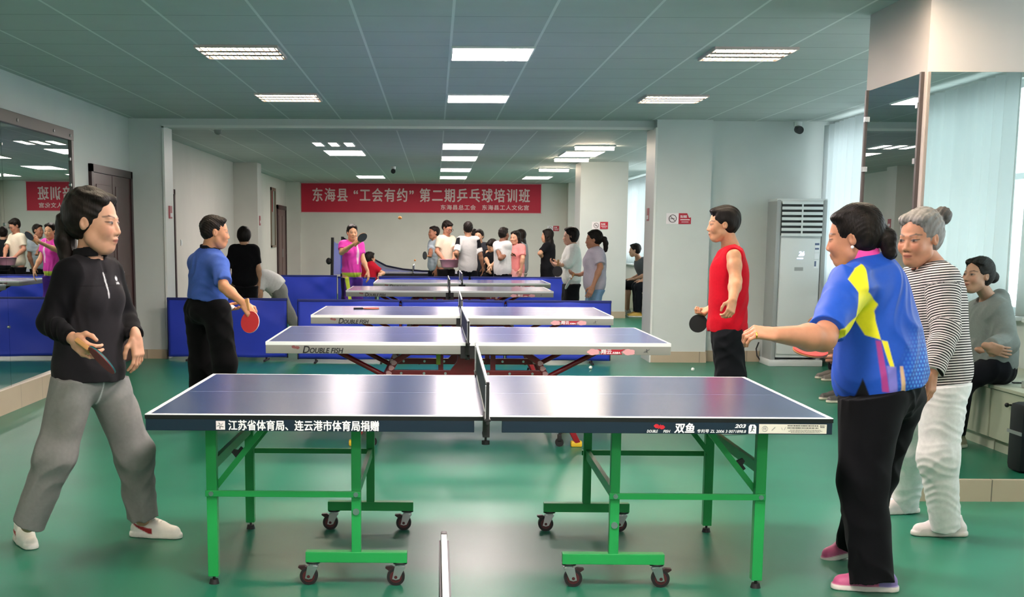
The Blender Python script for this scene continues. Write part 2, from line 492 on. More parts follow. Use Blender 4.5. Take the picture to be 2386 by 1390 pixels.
def grille(x, y, label, group='warm louvered lights', ly=0.6):
    t = thing('louver_light', (x, y, CEIL), label, 'ceiling light', group)
    a, b = 0.29, ly / 2
    MB().box(-a, a, -b, b, -0.004, -0.001).build('tray', m_refl, t)
    MB().box(-a - .012, a + .012, -b - .012, -b, -0.020, 0).box(-a - .012, a + .012, b, b + .012, -0.020, 0).box(-a - .012, -a, -b, b, -0.020, 0).box(a, a + .012, -b, b, -0.020, 0).build('frame', mat('louver_frame', 'C9B8B4', rough=0.4), t)
    for k in (-1, 0, 1):
        yy = k * b * 0.66
        MB().box(-a + .01, a - .01, yy - .045, yy + .045, -0.010, -0.004, 0.002).build('tube', m_tube, t)
    lv = MB()
    for k in range(13):
        xx = -a + 0.045 * (k + 0.55)
        lv.box(xx - .005, xx + .005, -b, b, -0.017, -0.010)
    lv.build('louver', m_refl, t)
    lv = MB()
    for k in (-1, 1):
        lv.box(-a, a, k * b * 0.33 - .045, k * b * 0.33 + .045, -0.019, -0.012)
    lv.build('divider', mat('louver_divider', '8A7470', rough=0.4), t)
    return t


GR = [(-1.44, 9.83, 'warm louvered ceiling light on the left, nearest the camera'), (-1.44, 12.95, 'warm louvered ceiling light on the left in front of the opening'),
      (2.30, 9.80, 'warm louvered ceiling light on the right, nearest the camera'), (2.32, 12.93, 'warm louvered ceiling light on the right in front of the opening')]
g0 = grille(*GR[0])
for x, y, lab in GR[1:]:
    copy_thing(g0, (x, y, CEIL), lab)
for x in (-1.44, 2.30):
    for y in (6.7, 3.6, 0.5):
        copy_thing(g0, (x, y, CEIL), 'warm louvered ceiling light over the near table')
for x, y, ly, lab in ((2.38, 19.6, 0.30, 'warm narrow tube light nearest the opening in the back room, right side'), (2.35, 22.6, 0.32, 'warm narrow tube light just behind the right led panel'),
                      (2.36, 26.0, 0.32, 'warm narrow tube light before the last right led panel')):
    t = thing('tube_light', (x, y, CEIL), lab, 'ceiling light', 'warm tube lights in the back room')
    MB().box(-0.3, 0.3, -ly / 2, ly / 2, -0.02, 0).build('tray', m_white, t)
    MB().cyl((-0.29, 0, -0.034), (0.29, 0, -0.034), 0.03, n=12).build('tube', m_tube, t)
for x, lab in ((-1.73, 'small square ceiling spot, left of three in a row'), (-1.50, 'small square ceiling spot, middle of three in a row'), (-1.27, 'small square ceiling spot, right of three in a row')):
    t = thing('ceiling_spot', (x, 19.4, CEIL), lab, 'ceiling light', 'three small ceiling spots')
    MB().box(-0.06, 0.06, -0.36, 0.36, -0.012, -0.004).build('diffuser', m_diff_back, t)
    MB().box(-0.075, -0.06, -0.375, 0.375, -0.016, 0).box(0.06, 0.075, -0.375, 0.375, -0.016, 0).box(-0.06, 0.06, -0.375, -0.36, -0.016, 0).box(-0.06, 0.06, 0.36, 0.375, -0.016, 0).build('rim', m_white, t)

# cameras, detector, switches
def cctv(loc, label, facing=-1):
    t = thing('security_camera', loc, label, 'security camera')
    MB().cyl((0, 0, 0), (0, 0, -0.05), 0.05, 0.045).build('mount', m_white, t, auto=True)
    MB().cyl((0, -0.02, -0.085), (0, -0.10, -0.10), 0.045).sph((0, -0.02, -0.085), 0.045).build('housing', m_black, t, auto=True)
    return t
cctv((4.20, 15.25, 2.80), 'small black and white security camera at the top of the back wall')
cctv((-0.82, 25.6, CEIL), 'small black security camera on the back room ceiling')
t = thing('smoke_detector', (-2.75, 16.6, CEIL), 'round grey smoke detector on the ceiling just behind the lintel', 'smoke detector')
MB().cyl((0, 0, 0), (0, 0, -0.03), 0.07).build('base', m_white, t, auto=True); MB().sph((0, 0, -0.04), 0.052, sc=(1, 1, 1.1)).build('dome', mat('dome_grey', '8E938F', rough=0.3), t, smooth=True)
t = thing('light_switch', (XL2, 19.3, 1.36), 'small white light switch on the left wall beside the blue polo man', 'switch')
MB().box(0, 0.012, -0.04, 0.04, -0.045, 0.045, 0.003).build('plate', m_white, t); MB().box(0.012, 0.016, -0.028, 0.028, -0.03, 0.03).build('rocker', m_alu, t)

# ------------------------------------------------------------------ banner and signs
m_red = mat('banner_red', 'C41636', rough=0.6, noise=0.06, scale=1.2)
m_pinkwhite = mat('banner_lettering', 'E9C9C9', rough=0.7)
t = thing('banner', (-0.355, YF, 2.43), 'long red banner with white Chinese lettering on the far wall', 'banner')
MB().box(-3.05, 3.05, -0.02, -0.006, -0.355, 0.36).build('cloth', m_red, t)
MB().box(-3.07, 3.07, -0.022, -0.004, 0.36, 0.375).box(-3.07, 3.07, -0.022, -0.004, -0.37, -0.355).build('hem', mat('banner_hem', 'D8A0A4', rough=0.7), t)
text('东海县 “工会有约” 第二期乒乓球培训班', 0.335, (-2.76, -0.024, -0.09), m_pinkwhite, parent=t, width=5.52, bold=0.045, spacing=1.2)
text('东海县总工会   东海县工人文化宫', 0.125, (0.50, -0.024, -0.285), m_pinkwhite, parent=t, width=2.24, bold=0.045, spacing=1.1)

m_sign_red = mat('sign_red', 'B3152F', rough=0.4)
m_sign_white = mat('sign_white', 'E6E0E2', rough=0.4)
m_ink = mat('sign_ink', '4A3A3C', rough=0.5)


def smoking_sign(loc, w_, h_, label, torn=False):
    t = thing('no_smoking_sign', loc, label, 'sign', 'no smoking signs')
    s = w_ / 0.27
    MB().box(-w_ / 2, w_ * 0.02, -0.006, 0, -h_ / 2, h_ / 2).build('symbol_panel', m_sign_white, t)
    poly = [(0, -h_ / 2), (w_ / 2, -h_ / 2), (w_ / 2, h_ * 0.12 if torn else h_ / 2), (w_ * .42, h_ * .08 if torn else h_ / 2), (w_ * 0.34, h_ / 2), (0, h_ / 2)]
    MB().prism(poly, Matrix.Translation((0, -0.0005, 0)) @ FACE_CAM, 0.006).build('red_panel', m_sign_red, t)
    r = h_ * 0.34; cx = -w_ * 0.24
    ring = MB()
    pts = [(cx + r * math.cos(a), -0.0085, r * math.sin(a)) for a in np.linspace(0, 2 * math.pi, 25)]
    ring.tube(pts, h_ * 0.03, 6); ring.bar((cx - r * .7, -0.0085, r * .7), (cx + r * .7, -0.0085, -r * .7), h_ * 0.05)
    ring.box(cx - r * .55, cx + r * .5, -0.0085, -0.0065, -r * .12, r * .06)
    ring.build('symbol', m_ink, t)
    text('禁止吸烟', h_ * 0.26, (w_ * 0.07, -0.0078, h_ * 0.06), m_sign_white, parent=t, width=w_ * 0.25, bold=0.04)
    MB().box(w_ * .07, w_ * .45, -.0078, -.0064, -h_ * .14, -h_ * .06).box(w_ * .12, w_ * .40, -.0078, -.0064, -h_ * .33, -h_ * .28).build('fine_print', m_sign_white, t)
    return t


p = at(1581, 509, YB - 0.16); smoking_sign((p[0], YB - 0.16, p[2]), 0.29, 0.125, 'torn red and white no smoking sign on the pier near the red vest man', True)
p = at(1398, 525, 23.7); smoking_sign((p[0], 23.7, p[2]), 0.29, 0.13, 'red and white no smoking sign on the back room pier above the lilac shirt')
p = at(1289, 532, YF); smoking_sign((p[0], YF, p[2]), 0.30, 0.13, 'red and white no smoking sign on the far wall behind the black dress')
m_notice = mat('notice_pink', 'B05A62', rough=0.5)
for loc, rx, lab in (((-3.188, 15.62, 1.74), 0.02, 'small pink notice on the left side of the opening'), ((2.553, 15.6, 1.74), -0.006, 'small pink notice on the right side of the opening')):
    t = thing('notice', loc, lab, 'sign', 'small pink notices')
    MB().box(min(0, rx), max(0, rx), -0.07, 0.07, -0.075, 0.075).build('card', m_notice, t)
    MB().box(min(0, rx * 1.3), max(0, rx * 1.3), -0.05, 0.05, -0.055, -0.01).build('print', m_sign_white, t)
t = thing('notice', (-3.328, 24.7, 1.75), 'small red notice on the left pillar in the back room', 'sign', 'small pink notices')
MB().box(-0.002, 0.008, -0.08, 0.08, -0.09, 0.09).build('card', m_notice, t); MB().box(0.008, 0.010, -0.05, 0.05, -0.05, 0.0).build('print', m_sign_white, t)

# ------------------------------------------------------------------ floor standing air conditioner
t = thing('air_conditioner', (4.18, 15.05, 0), 'tall white floor standing air conditioner against the back wall', 'air conditioner')
m_ac = mat('ac_white', 'D5DAD9', rough=0.35); m_acg = mat('ac_grey', '9FA3A2', rough=0.4)
MB().box(-0.235, 0.235, -0.20, 0.22, 0.10, 1.88, 0.012).build('body', m_ac, t, auto=True)
MB().box(-0.29, -0.235, -0.215, 0.20, 0.06, 1.905, 0.02).box(0.235, 0.29, -0.215, 0.20, 0.06, 1.905, 0.02).build('side_pillar', m_acg, t, auto=True)
MB().box(-0.29, 0.29, -0.21, 0.20, 1.875, 1.915, 0.012).build('cap', m_ac, t, auto=True)
MB().box(-0.31, 0.31, -0.235, 0.23, 0.0, 0.075, 0.012).build('plinth', m_ac, t, auto=True)
MB().box(-0.23, 0.23, -0.225, -0.199, 1.50, 1.86).build('outlet', mat('ac_dark', '14181B', rough=0.6), t)
lv = MB()
for k in range(7):
    z = 1.49 + k * 0.06
    lv.box(-0.232, 0.232, -0.238, -0.224, z, z + 0.034, 0.004)
lv.box(-0.008, 0.008, -0.24, -0.222, 1.49, 1.87)
lv.build('louver', m_ac, t, auto=True)
MB().box(-0.225, 0.225, -0.216, -0.199, 0.14, 1.47, 0.006).build('front_panel', m_ac, t, auto=True)
m_disp = mat('ac_display', 'BFC6E8', rough=0.3, emit='C9D4FF', estr=0.9)
text('26', 0.05, (-0.02, -0.219, 1.27), m_disp, 'display', t, shear=0.15, weight=0.01)
MB().box(-0.035, 0.035, -0.2185, -0.217, 1.235, 1.245).build('display_bar', m_disp, t)
MB().box(-0.06, 0.04, -0.2185, -0.217, 1.10, 1.14).build('badge', m_acg, t)
st = MB().box(0.16, 0.215, -0.2185, -0.216, 1.31, 1.42).box(0.16, 0.215, -0.2185, -0.216, 1.13, 1.22).box(0.16, 0.215, -0.2185, -0.216, 1.235, 1.30); st.build('sticker', mat('ac_sticker', 'E9ECEE', rough=0.5), t)
st = MB().box(0.163, 0.212, -0.22, -0.218, 1.39, 1.415).box(0.165, 0.185, -0.22, -0.218, 1.15, 1.21).box(0.165, 0.21, -0.22, -0.218, 1.34, 1.36); st.build('sticker_print', mat('ac_print', '5A6A8A', rough=0.5), t)
t = thing('wall_socket', (3.76, YB, 0.33), 'white wall socket with black plug left of the air conditioner', 'socket')
MB().box(-0.045, 0.045, -0.012, 0, -0.045, 0.045, 0.003).build('plate', m_white, t); MB().box(-0.022, 0.022, -0.05, -0.012, -0.02, 0.025, 0.004).build('plug', m_black, t)
o = MB().tube([at(1768, 797, 15.33), at(1762, 812, 15.3), at(1764, 828, 15.28), at(1774, 842, 15.22), at(1788, 848, 15.12)], 0.009).build('power_cable', m_black, smooth=True)
tag(o, 'black power cable looping from the socket to the air conditioner', 'cable')

# ------------------------------------------------------------------ table tennis tables
def top_mat(name, base, line, rough, cl):
    m = mat(name, base, rough=rough, spec=0.6, noise=0.03, scale=4.0, coat=0.1)
    m.node_tree.nodes['Principled BSDF'].inputs['Coat Roughness'].default_value = 0.14
    nt = m.node_tree; b = nt.nodes['Principled BSDF']
    tc = nt.nodes.new('ShaderNodeTexCoord'); sep = nt.nodes.new('ShaderNodeSeparateXYZ'); nt.links.new(tc.outputs['Object'], sep.inputs[0])
    def mth(op, a, v):
        n = nt.nodes.new('ShaderNodeMath'); n.operation = op; nt.links.new(a, n.inputs[0])
        if v is not None:
            if hasattr(v, 'is_linked'): nt.links.new(v, n.inputs[1])
            else: n.inputs[1].default_value = v
        return n.outputs[0]
    ax = mth('ABSOLUTE', sep.outputs[0], None); ay = mth('ABSOLUTE', sep.outputs[1], None)
    k = mth('MAXIMUM', mth('GREATER_THAN', ax, 1.35), mth('GREATER_THAN', ay, 0.742))
    cur = b.inputs['Base Color'].links[0].from_socket
    for kk, colr in ((k, line), (mth('LESS_THAN', ay, 0.0022), cl)):
        mx = nt.nodes.new('ShaderNodeMix'); mx.data_type = 'RGBA'
        nt.links.new(kk, mx.inputs[0]); nt.links.new(cur, mx.inputs[6]); mx.inputs[7].default_value = (*srgb(colr), 1); cur = mx.outputs[2]
    nt.links.new(cur, b.inputs['Base Color'])
    return m


m_top = top_mat('table_top_blue', '2B3C66', 'F2F5F5', 0.22, '8FA0BE')
m_top2 = top_mat('table_top_violet', '4A548A', 'F2F5F5', 0.22, '9AA4C4')
m_edge = mat('table_edge_black', '07080B', rough=0.4)
m_navy = mat('apron_navy', '081F30', rough=0.4)
m_green = mat('leg_green', '1F9A4C', rough=0.38, noise=0.05, scale=6)
m_rub = mat('rubber_black', '121113', rough=0.6)
m_wheel = mat('wheel_maroon', '48161B', rough=0.45)
m_lever = mat('lever_maroon', '2A1013', rough=.5)
m_net = bpy.data.materials.new('net_mesh_green'); m_net.use_nodes = True
_nt = m_net.node_tree; _b = _nt.nodes['Principled BSDF']; _b.inputs['Base Color'].default_value = (*srgb('14352C'), 1); _b.inputs['Roughness'].default_value = 0.8
_b.inputs['Alpha'].default_value = 0.92
m_net2 = mat('net_mesh_navy', '1A2740', rough=0.8)
m_tape = mat('net_tape', 'EDEFEE', rough=0.6)
m_ink_w = mat('lettering_white', 'F0F2F2', rough=0.5)
m_ink_r = mat('lettering_red', 'C21C2C', rough=0.5)
m_ink_b = mat('lettering_black', '15161A', rough=0.5)


def mark_fish(t, x, z, s, y, m):
    """small leaping double fish mark: two curved bodies with tails"""
    mb = MB()
    for dx, fl in ((-0.26, 1), (0.20, -1)):
        pts = [(-.30, .02), (-.12, .16), (.08, .15), (.24, .03), (.36, .16), (.34, -.14), (.22, -.06), (.05, -.16), (-.14, -.13)]
        pts = [((px_ * fl + dx) * s + x, (pz * 1.2 + 0.05 * fl) * s + z) for px_, pz in pts]
        if fl < 0: pts = pts[::-1]
        mb.prism(pts, Matrix.Translation((0, y + .0012, 0)) @ FACE_CAM, 0.0012)
    return mb.build('emblem', m, t)


def caster(t, x, y, flip, wheel_m):
    """swivel caster: collar, plate fork, wheel trailing to one side, brake lever above it"""
    d = 0.018 * flip
    g = MB().cyl((x, y, 0.094), (x, y, 0.10), 0.026)
    g.cyl((x, y, 0.082), (x, y, 0.094), 0.019)
    for sy in (-1, 1):
        poly = [(x - .022, .084), (x + .022, .084), (x + d + .015, .030), (x + d, .026), (x + d - .015, .030)]
        g.prism(poly, Matrix.Translation((0, y + sy * 0.0185 + .002, 0)) @ FACE_CAM, 0.004)
    g.box(x - .022, x + .022, y - .018, y + .018, .076, .086, .003)
    o = g.build('caster', m_steel, t, auto=True)
    MB().cyl((x, y, 0.0935), (x, y, 0.0995), 0.030).build('collar', m_rub, o, auto=True)
    MB().cyl((x + d, y - .0145, .038), (x + d, y + .0145, .038), .038, n=28).build('wheel', m_rub, o, auto=True)
    MB().cyl((x + d, y - .0158, .038), (x + d, y + .0158, .038), .026, n=20).cyl((x + d, y - .022, .038), (x + d, y + .022, .038), .007, n=12).build('hub', wheel_m, o, auto=True)
    MB().prism([(x + .4 * d, .066), (x + .018 * flip + d, .082), (x + .062 * flip, .080), (x + .062 * flip, .074), (x + .030 * flip + d, .064)][::flip], Matrix.Translation((0, y + .013, 0)) @ FACE_CAM, .026).build('brake_lever', m_lever, o)
    return o


def green_table(loc, rz, label, marks=True):
    t = thing('tennis_table', loc, label, 'table tennis table', 'table tennis tables', rz)
    for s in (-1, 1):
        a, b = sorted((s * 0.002, s * 1.37))
        MB().box(a, b, -0.7625, 0.7625, 0.742, 0.76).build('tabletop', m_top, t)
    MB().box(-1.3702, 1.3702, -0.7635, -0.7625, 0.741, 0.757).box(-1.3702, 1.3702, 0.7625, 0.7635, 0.741, 0.757).box(-1.371, -1.37, -0.7625, 0.7625, 0.741, 0.757).box(1.37, 1.371, -0.7625, 0.7625, 0.741, 0.757).build('edge_band', m_edge, t)
    for s in (-1, 1):
        a, b = sorted((s * 0.055, s * 1.368))
        ap = MB()
        ap.box(a, b, -0.762, -0.738, 0.694, 0.742, 0.002).box(a, b, 0.738, 0.762, 0.694, 0.742, 0.002)
        e = s * 1.356
        ap.box(e - .012, e + .012, -0.738, 0.738, 0.694, 0.742)
        ap.build('apron', m_navy, t)
        for y in (-0.52, 0.52):
            xo, xi = s * 1.15, s * 0.543
            MB().box(xo - .022, xo + .022, y - .022, y + .022, 0.035, 0.742, 0.003).build('leg', m_green, t)
            f = MB().cyl((xo, y, 0.018), (xo, y, 0.04), 0.006).cyl((xo, y, 0.0), (xo, y, 0.02), 0.022, 0.017)
            f.build('levelling_foot', m_rub, t, auto=True)
            MB().box(xi - .02, xi + .02, y - .02, y + .02, 0.14, 0.742, 0.003).build('post', m_green, t)
            MB().box(xi - .215, xi + .215, y - .023, y + .023, 0.10, 0.146, 0.003).build('foot_beam', m_green, t)
            yy = y + (0.028 if y > 0 else -0.028)
            MB().box(min(xo, xi) - .025, max(xo, xi) + .02, yy - .006, yy + .006, 0.383, 0.409, 0.002).build('rail', m_green, t)
            MB().bar((xo - s * 0.0, y + .03 * (1 if y < 0 else -1), 0.40), (xo - s * 0.27, y + .03 * (1 if y < 0 else -1), 0.735), 0.016, 0.024).build('brace', m_green, t)
            if y < 0:
                MB().prism([(0, 0), (.05, 0), (.05, .018), (.03, .018), (.022, .034), (.008, .034)], Matrix.Translation((xo - s * .10, y + .045, .535)) @ Matrix.Rotation(s * .9, 4, 'Y') @ FACE_CAM, .02).build('latch', m_rub, t)
            bo = MB()
            for bx in (xo, xi): bo.cyl((bx, yy - .011, 0.396), (bx, yy + .011, 0.396), 0.010)
            bo.build('bolt', m_steel, t, auto=True)
            for k in (-1, 1):
                caster(t, xi + k * 0.185, y, s if y < 0 else -1, m_wheel)
            if y < 0: MB().cyl((xi, y - .026, 0.27 + .05 * (s < 0)), (xi, y - .018, 0.27 + .05 * (s < 0)), 0.014).build('pivot', m_steel, t, auto=True)
        MB().bar((s * 1.15, -0.50, 0.51), (s * 1.15, 0.50, 0.51), 0.02, 0.045).build('cross_beam', m_green, t)
        MB().bar((s * 0.543, -0.50, 0.395), (s * 0.543, 0.50, 0.395), 0.02, 0.045).build('cross_beam', m_green, t)
    if marks:
        y = -0.7632
        MB().box(-1.086, -1.050, y - .001, y + .001, 0.699, 0.734, 0.0).build('logo_plate', m_sign_white, t)
        mk = MB()
        for k in range(5):
            a0 = k * 2 * math.pi / 5 + .3
            c = Vector((-1.068, 0, 0.7165)); p0 = c + Vector((math.cos(a0), 0, math.sin(a0))) * .003; p1 = c + Vector((math.cos(a0 + .5), 0, math.sin(a0 + .5))) * .014
            mk.bar((p0.x, y - .0015, p0.z), (p1.x, y - .0015, p1.z), .003, .001)
        mk.build('logo', m_ink_b, t)
        text('江苏省体育局、连云港市体育局捐赠', 0.041, (-1.036, y - .001, 0.697), m_ink_w, 'lettering', t, width=0.60, bold=0.05)
        mark_fish(t, 0.683, 0.722, 0.044, y, m_ink_r)
        text('DOUBLE', 0.011, (0.632, y - .0015, 0.6985), m_ink_w, 'lettering', t, shear=.25, weight=.02, width=.044); text('FISH', 0.011, (0.697, y - .0015, 0.6985), m_ink_w, 'lettering', t, shear=.25, weight=.02, width=.028)
        text('双鱼', 0.039, (0.742, y - .001, 0.698), m_ink_w, 'lettering', t, width=0.078, bold=0.07, shear=.12)
        text('专利号 ZL 2006 3 0071898.8', 0.0145, (0.832, y - .001, 0.6985), m_ink_w, 'lettering', t, width=0.194, bold=0.03, shear=.2)
        text('203', 0.0155, (0.980, y - .001, 0.719), m_ink_w, 'lettering', t, width=0.045, weight=0.03, shear=.25)
        # little player badge
        MB().prism([(1.036, .697), (1.066, .697), (1.066, .725), (1.060, .733), (1.042, .733), (1.036, .725)], Matrix.Translation((0, y, 0)) @ FACE_CAM, .0012).build('badge', m_ink_w, t)
        pl = MB().sph((1.0515, y - .002, .7265), .0032, 8)
        pl.bar((1.051, y - .002, .723), (1.049, y - .002, .713), .004, .001).bar((1.049, y - .002, .713), (1.043, y - .002, .704), .003, .001).bar((1.049, y - .002, .713), (1.058, y - .002, .706), .003, .001).bar((1.050, y - .002, .721), (1.060, y - .002, .719), .0025, .001)
        pl.build('badge_figure', m_navy, t)
        MB().box(1.077, 1.345, y - .0012, y + .001, 0.698, 0.735).build('label_plate', mat('label_cream', 'D8D4C6', rough=.5), t)
        lb = MB()
        for a in np.linspace(0, 2 * math.pi, 13)[:-1]:
            lb.bar((1.100 + .011 * math.cos(a), y - .0018, .7175 + .011 * math.sin(a)), (1.100 + .011 * math.cos(a + .55), y - .0018, .7175 + .011 * math.sin(a + .55)), .0018, .001)
        lb.box(1.095, 1.098, y - .002, y - .001, .713, .722).box(1.102, 1.105, y - .002, y - .001, .713, .722)
        lb.bar((1.127, y - .0018, .710), (1.140, y - .0018, .724), .0022, .001).bar((1.166, y - .0018, .722), (1.170, y - .0018, .712), .002, .001).bar((1.176, y - .0018, .712), (1.182, y - .0018, .724), .002, .001)
        lb.build('label_symbol', mat('label_grey', '8A8A8E', rough=.5), t)
        pr = MB(); rnd = random.Random(5)                 # fine print too small to read: rows of short dashes
        for z, hh_, x0, x1 in ((.7295, .0042, 1.190, 1.312), (.7205, .0042, 1.190, 1.312), (.7120, .0018, 1.200, 1.322), (.7075, .0018, 1.194, 1.328), (.7030, .0018, 1.204, 1.318), (.7295, .0035, 1.318, 1.338), (.7235, .0035, 1.320, 1.336)):
            x = x0
            while x < x1:
                w_ = rnd.uniform(.002, .006); pr.box(x, min(x1, x + w_), y - .0018, y - .0010, z - hh_ / 2, z + hh_ / 2); x += w_ + rnd.uniform(.001, .0022)
        pr.build('fine_print', m_ink_b, t)
    return t


def table_net(loc, rz, label, mesh_m, h=0.1525, top=0.76, half=0.0015):
    t = thing('table_tennis_net', loc, label, 'net', 'table tennis nets', rz)
    MB().box(-half, half, -0.91, 0.91, 0.002, h - .012).build('mesh', mesh_m, t)
    MB().box(-0.005, 0.005, -0.915, 0.915, h - .014, h).build('top_band', m_tape, t)
    MB().box(-0.004, 0.004, -0.905, 0.905, 0.001, 0.008).build('bottom_cord', m_tape, t)
    for s in (-1, 1):
        p = MB().bar((0, s * .918, -0.012), (0, s * .918, h + .002), 0.012, 0.022, up=(0, 1, 0), bevel=.003).build('post', m_rub, t)
        c = MB().box(-.012, .012, min(s * .70, s * .93), max(s * .70, s * .93), 0.001, 0.010, .002)
        c.box(-.014, .014, min(s * .766, s * .79), max(s * .766, s * .79), -0.075, 0.004, .002).box(-.014, .014, min(s * .70, s * .79), max(s * .70, s * .79), -0.082, -0.070, .002)
        c.build('clamp', m_rub, t)
        k = MB().cyl((0, s * .735, -0.105), (0, s * .735, -0.022), .005).cyl((0, s * .735, -0.118), (0, s * .735, -0.103), .016)
        k.build('screw', m_rub, t, auto=True)
        MB().box(-.0085, .0085, min(s * .88, s * .91), max(s * .88, s * .91), 0.0, h - .015).build('sleeve', m_tape if s > 0 else m_alu, t)
    return t


T1 = (0.222, 5.829, 0)
green_table(T1, -0.008, 'dark blue table on green steel legs with white Chinese lettering on its side')
table_net((T1[0] - .008, T1[1], 0.76), -0.008, 'dark green net across the nearest table with green legs', m_net)
T0 = (0.02, 1.45, 0)
green_table(T0, 0.0, 'dark blue table on green legs right under the camera, only its net in view', marks=False)
table_net((T0[0], T0[1], 0.76), 0.0, 'net seen end on at the bottom edge, white band with black mesh', m_rub, half=0.009)

m_apron = mat('apron_grey', '8E8E88', rough=0.45, noise=0.03, scale=5)
m_redm = mat('base_red', '8C1420', rough=0.35, noise=0.06, scale=5)
m_pink = mat('cloud_pink', 'E3A3A8', rough=0.5)
m_yel = mat('cap_yellow', 'D9B52B', rough=0.5)


def grey_table(loc, rz, label, marks=2):
    t = thing('tennis_table', loc, label, 'table tennis table', 'table tennis tables', rz)
    for s in (-1, 1):
        a, b = sorted((s * 0.002, s * 1.37))
        MB().box(a, b, -0.7625, 0.7625, 0.737, 0.76, 0.0015).build('tabletop', m_top2, t)
        a, b = sorted((s * 0.052, s * 1.369))
        ap = MB().box(a, b, -0.762, -0.735, 0.680, 0.748, 0.004).box(a, b, 0.735, 0.762, 0.680, 0.748, 0.004)
        e = s * 1.357; ap.box(e - .012, e + .012, -0.735, 0.735, 0.680, 0.748, .003)
        ap.build('apron', m_apron, t, auto=True)
        MB().box(s * .03 - .022, s * .03 + .022, -0.755, 0.755, 0.65, 0.737).build('centre_beam', m_rub, t)
        for y in (-0.44, 0.44):
            lg = MB()
            pts = [Vector((s * 0.40, y, 0.665)), Vector((s * 0.50, y, 0.60)), Vector((s * 0.56, y, 0.50)), Vector((s * 0.63, y, 0.34)), Vector((s * 0.72, y, 0.16)), Vector((s * 0.785, y, 0.035))]
            for i in range(len(pts) - 1):
                lg.bar(pts[i], pts[i + 1] + (pts[i + 1] - pts[i]).normalized() * .01, 0.04, 0.06, up=(0, 1, 0), bevel=.006)
            o = lg.build('leg', m_redm, t, auto=True)
            MB().box(s * .785 - .045, s * .785 + .035, y - .03, y + .03, 0.0, 0.042, .012).build('foot_cap', m_yel, o, auto=True)
            cl = MB()
            for (cx, cz) in ((.512, .592), (.530, .556), (.548, .518)):
                pp = [(s * cx + .02 * math.cos(a) * (1 + .2 * math.cos(3 * a)), cz + .018 * math.sin(a)) for a in np.linspace(0, 2 * math.pi, 15)[:-1]]
                cl.prism(pp, Matrix.Translation((0, y - .0305, 0)) @ FACE_CAM, .001)
            cl.build('cloud_print', m_pink, o)
            MB().cyl((s * 0.58, y, 0.50), (s * 0.95, y, 0.69), 0.018).build('brace', m_redm, t, auto=True)
            cw = MB().cyl((s * .66, y - .012, .03), (s * .66, y + .012, .03), .03, n=20).box(s * .66 - .014, s * .66 + .014, y - .018, y + .018, .04, .085, .003)
            cw.bar((s * .66, y, .08), (s * .69, y, .17), .02)
            cw.build('caster', m_rub, t, auto=True)
    for y in (-0.44, 0.44):
        MB().box(-0.55, 0.55, y - .02, y + .02, 0.495, 0.54, .004).build('lower_beam', m_redm, t)
        MB().box(-0.42, 0.42, y - .02, y + .02, 0.645, 0.675, .003).build('upper_beam', m_redm, t)
        pl = MB().prism([(-.13, .52), (.13, .52), (.07, .60), (.06, .67), (-.06, .67), (-.07, .60)], Matrix.Translation((0, y + .022, 0)) @ FACE_CAM, .044)
        pl.box(-.20, -.165, y - .018, y + .018, .52, .66).box(.165, .20, y - .018, y + .018, .52, .66)
        pl.build('centre_plate', m_redm, t)
        b = MB()
        for bx in (-.46, -.30, -.15, .15, .30, .46): b.cyl((bx, y - .024, .518), (bx, y + .024, .518), .009)
        b.build('bolt', m_steel, t, auto=True)
    MB().box(-.215, -.185, -.47, -.462, .58, .66).build('tag', mat('tag_yellow', '9A9A2A', rough=.5), t)
    if marks:
        y = -0.7625
        mark_fish(t, -1.165, 0.722, 0.055, y, mat('mark_dull_red', '7E4A4A', rough=.5))
        text('D', 0.047, (-1.118, y - .0008, 0.6845), m_ink_b, 'lettering', t, shear=.25, bold=.06, width=.046)
        text('OUBLE FISH', 0.034, (-1.070, y - .0008, 0.6845), m_ink_b, 'lettering', t, shear=.25, bold=.08, width=.225)
        MB().prism([(.89, .717), (1.035, .717), (1.062, .722), (1.03, .70), (1.04, .684), (.89, .684), (.90, .70), (.87, .722)], Matrix.Translation((0, y, 0)) @ FACE_CAM, .0012).build('name_plate', m_sign_red, t)
        for cx in (.845, 1.085):
            pp = [(cx + .036 * math.cos(a) * (1 + .22 * abs(math.sin(2.5 * a))), .7 + .018 * math.sin(a) * (1 + .22 * abs(math.sin(2.5 * a)))) for a in np.linspace(0, 2 * math.pi, 41)[:-1]]
            MB().prism(pp, Matrix.Translation((0, y - .0002, 0)) @ FACE_CAM, .0010).build('cloud_print', m_pink, t)
        text('翔云', 0.030, (.898, y - .0016, .687), m_ink_w, 'lettering', t, bold=.06, width=.070)
        text('328A', 0.014, (.972, y - .0016, .688), m_ink_w, 'lettering', t, weight=.03, shear=.25, width=.055)
        a = MB()
        c = Vector((1.205, 0, .709))
        for dx, dz, dx2, dz2 in ((0, .012, .002, -.006), (.002, -.006, -.02, -.012), (.002, -.006, .012, -.02), (-.016, -.004, .014, .006), (.014, .006, .018, .014)):
            a.bar((c.x + dx, y - .001, c.z + dz), (c.x + dx2, y - .001, c.z + dz2), .005, .001)
        a.build('player_mark', mat('mark_grey', '4A4C50', rough=.5), t)
    return t


